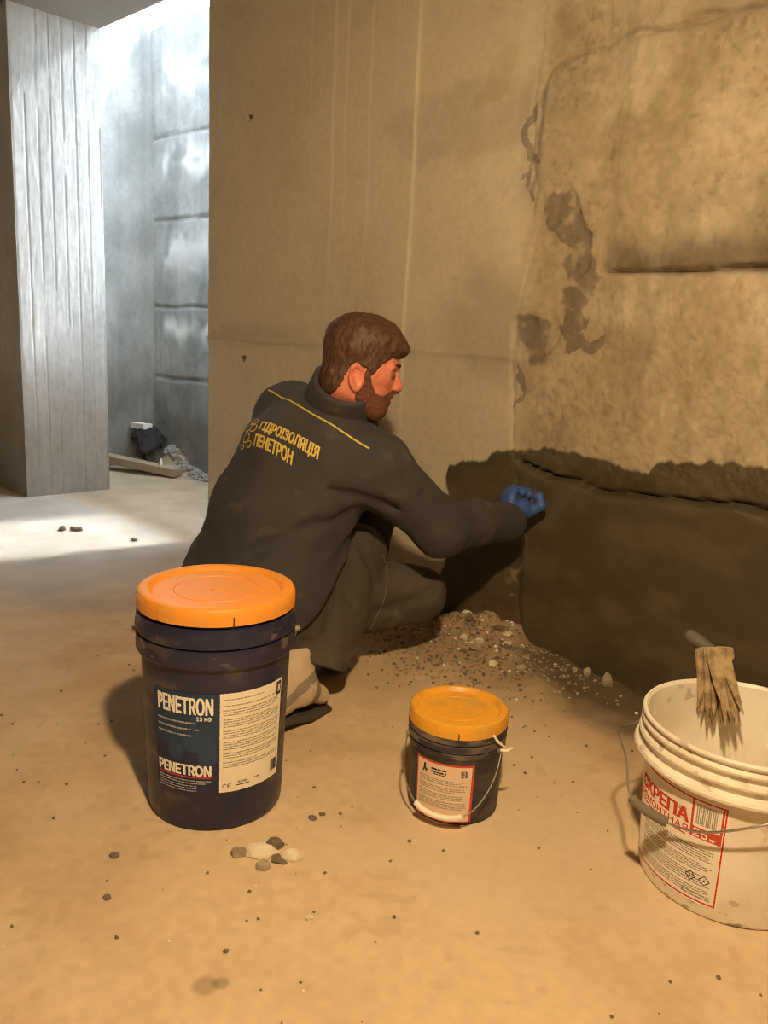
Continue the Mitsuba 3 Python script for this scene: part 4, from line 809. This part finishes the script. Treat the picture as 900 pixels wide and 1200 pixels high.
# sandals
for ank, toe, hee, kne in ((ankR, toeR, heeR, kneR), (ankL, toeL, heeL, kneL)):
    ax = (toe - hee).astype(float); ax[2] = 0; Lf = np.linalg.norm(toe - hee); x = nrm(toe - hee); side = nrm(np.cross([0, 0, 1], x)); up = np.cross(x, side)
    M = np.stack([x, side, up]).astype(np.float32); o = hee.astype(np.float32)
    def sole(p):
        q = (p - o) @ M.T; d2 = chain(q * np.float32([1, 1, 0]), [(0, 0, 0), (Lf * .6, .004, 0), (Lf + .006, 0, 0)], [.034, .041, .036], .02); return smax(d2, np.abs(q[:, 2] + .038) - .009, .008)
    def strap(p):
        q = (p - o) @ M.T; f_ = foot(p, ank, toe, hee); b1 = np.abs(q[:, 0] - Lf * .62 - .25 * q[:, 2]) - .022; b2 = np.abs((p - ank) @ np.float32(nrm(np.array([0, 0, 1.]) - .3 * x)) + .022) - .012
        return smax(smax(f_ - .0045, np.minimum(b1, b2), .003), -(q[:, 2] + .038), .003)
    def sock(p): return smax(smin(foot(p, ank, toe, hee), cone(p, ank, ank * .6 + kne * .4, .035, .044), .02) - .0032 + .003 * fnoise(p, 40, 30), (p - ank) @ np.float32([0, 0, 1]) - .085, .004)
    part(PM, 'sock', surf(sock, np.minimum(hee, toe) - .12, np.maximum(ank, toe) + .12, .0035), 'sock_cloth', True, 'dusty pale sock')
    sd = part(PM, 'sandal', surf(sole, hee - .12, toe + .12, .0035), 'sandal_dark', True, 'dark open sandal')
    part(sd, 'straps', surf(strap, np.minimum(hee, toe) - .12, np.maximum(ank, toe) + .12, .0032), 'strap_grey', True)
# print, piping and seams lie on the cloth
def onto(fn, p, n, lift):
    """moves the points along the direction n (into the cloth) until they lie on fn, lifted by lift"""
    p = p.astype(np.float32) - n.astype(np.float32) * .06
    for _ in range(40): p = p + (n.astype(np.float32) * np.clip(fn(p) - lift, -.01, .02)[:, None] * .8)
    return p
def stitched(fn, m, n, t=.0012):
    k = len(m.vertices); low, hi = m.vertices[:, 2] < m.vertices[:, 2].mean(), None
    return m
def print_on(fn, mesh, origin, ex, ey, thick=.0014):
    """a flat mesh (x, y, with z from 0 to 1 as thickness) laid on the cloth fn from the point origin"""
    ez = nrm(np.cross(ex, ey)); v = mesh.vertices; f0 = origin + v[:, :1] * ex + v[:, 1:2] * ey; f0 = onto(fn, f0, -ez, -.001)
    up = (v[:, 2] > .5); return trimesh.Trimesh(f0 + ez * np.where(up, thick + .001, 0)[:, None], mesh.faces, process=False)
def text01(t, h, w):
    m = meshkit.text_mesh(t, h, 1.0, True); b = m.bounds; m.vertices[:, 0] = (m.vertices[:, 0] - b[0, 0]) * w / (b[1, 0] - b[0, 0]); return fat([m], .0007)
TO, TX, TU = np.array([-.311, 1.985, .675]), nrm([.152, -.099, -.050]), nrm([.008, .024, .024])
TE = TU
pr = print_on(jacket_out, text01('ГІДРОІЗОЛЯЦІЯ', .027, .188), TO, TX, TE)
part('person__jacket', 'lettering', pr, 'thread_yellow', 30, 'yellow lettering on the back')
part('person__jacket', 'lettering', print_on(jacket_out, text01('ПЕНЕТРОН', .027, .188 * .66), TO - TE * .040 - TX * .004, TX, TE), 'thread_yellow', 30)
em = []
for cx, cy, r in ((-.035, .045, .014), (-.050, .018, .015), (-.026, .010, .013), (-.045, -.022, .014), (-.028, -.045, .009), (-.055, -.050, .007)):
    cx, cy = cx * 1.15 + .006, cy * .72 - .004; a = np.linspace(0, 2 * np.pi, 22); pts = np.stack([cx + r * np.cos(a), cy + r * 1.1 * np.sin(a), a * 0], 1)
    rg = sheet(np.arange(22), np.array([0, 1, 2, 3]), lambda i, k, cx=cx, cy=cy, r=r: np.stack([cx + (r + np.where((k == 1) | (k == 2), .0022, -.0012)) * np.cos(a[i.astype(int)]), cy + .75 * (r + np.where((k == 1) | (k == 2), .0022, -.0012)) * np.sin(a[i.astype(int)]), ((k == 2) | (k == 3)) * 1.0], -1)); em.append(rg)
part('person__jacket', 'emblem', print_on(jacket_out, cat(em), TO, TX, TE), 'thread_yellow', 30, 'yellow ring emblem left of the lettering')
vd = nrm(np.array([.05, 1.0, -.2]))
pp = onto(jacket_out, spline([[-.316, 2.174, .754], [-.232, 2.033, .737], [-.151, 1.951, .707], [-.089, 1.929, .675], [-.041, 1.919, .651]], 60), -nrm(np.cross(TX, TE)), .001)
part('person__jacket', 'piping', tube(pp, .0024, 8), 'thread_yellow', 30, 'yellow piping across the shoulders')
for nm, P0 in (('seam', [[.003, 2.094, .349], [.015, 2.103, .296], [.015, 2.072, .252], [.002, 2.055, .21], [-.024, 2.031, .154]]),): part('person__trousers', nm, tube(onto(trousers, spline(P0, 40), vd, .0003), .0020, 6), 'seam_thread')
tag(PM, 'man in dark work clothes crouching at the wall with a blue-gloved hand', 'person')
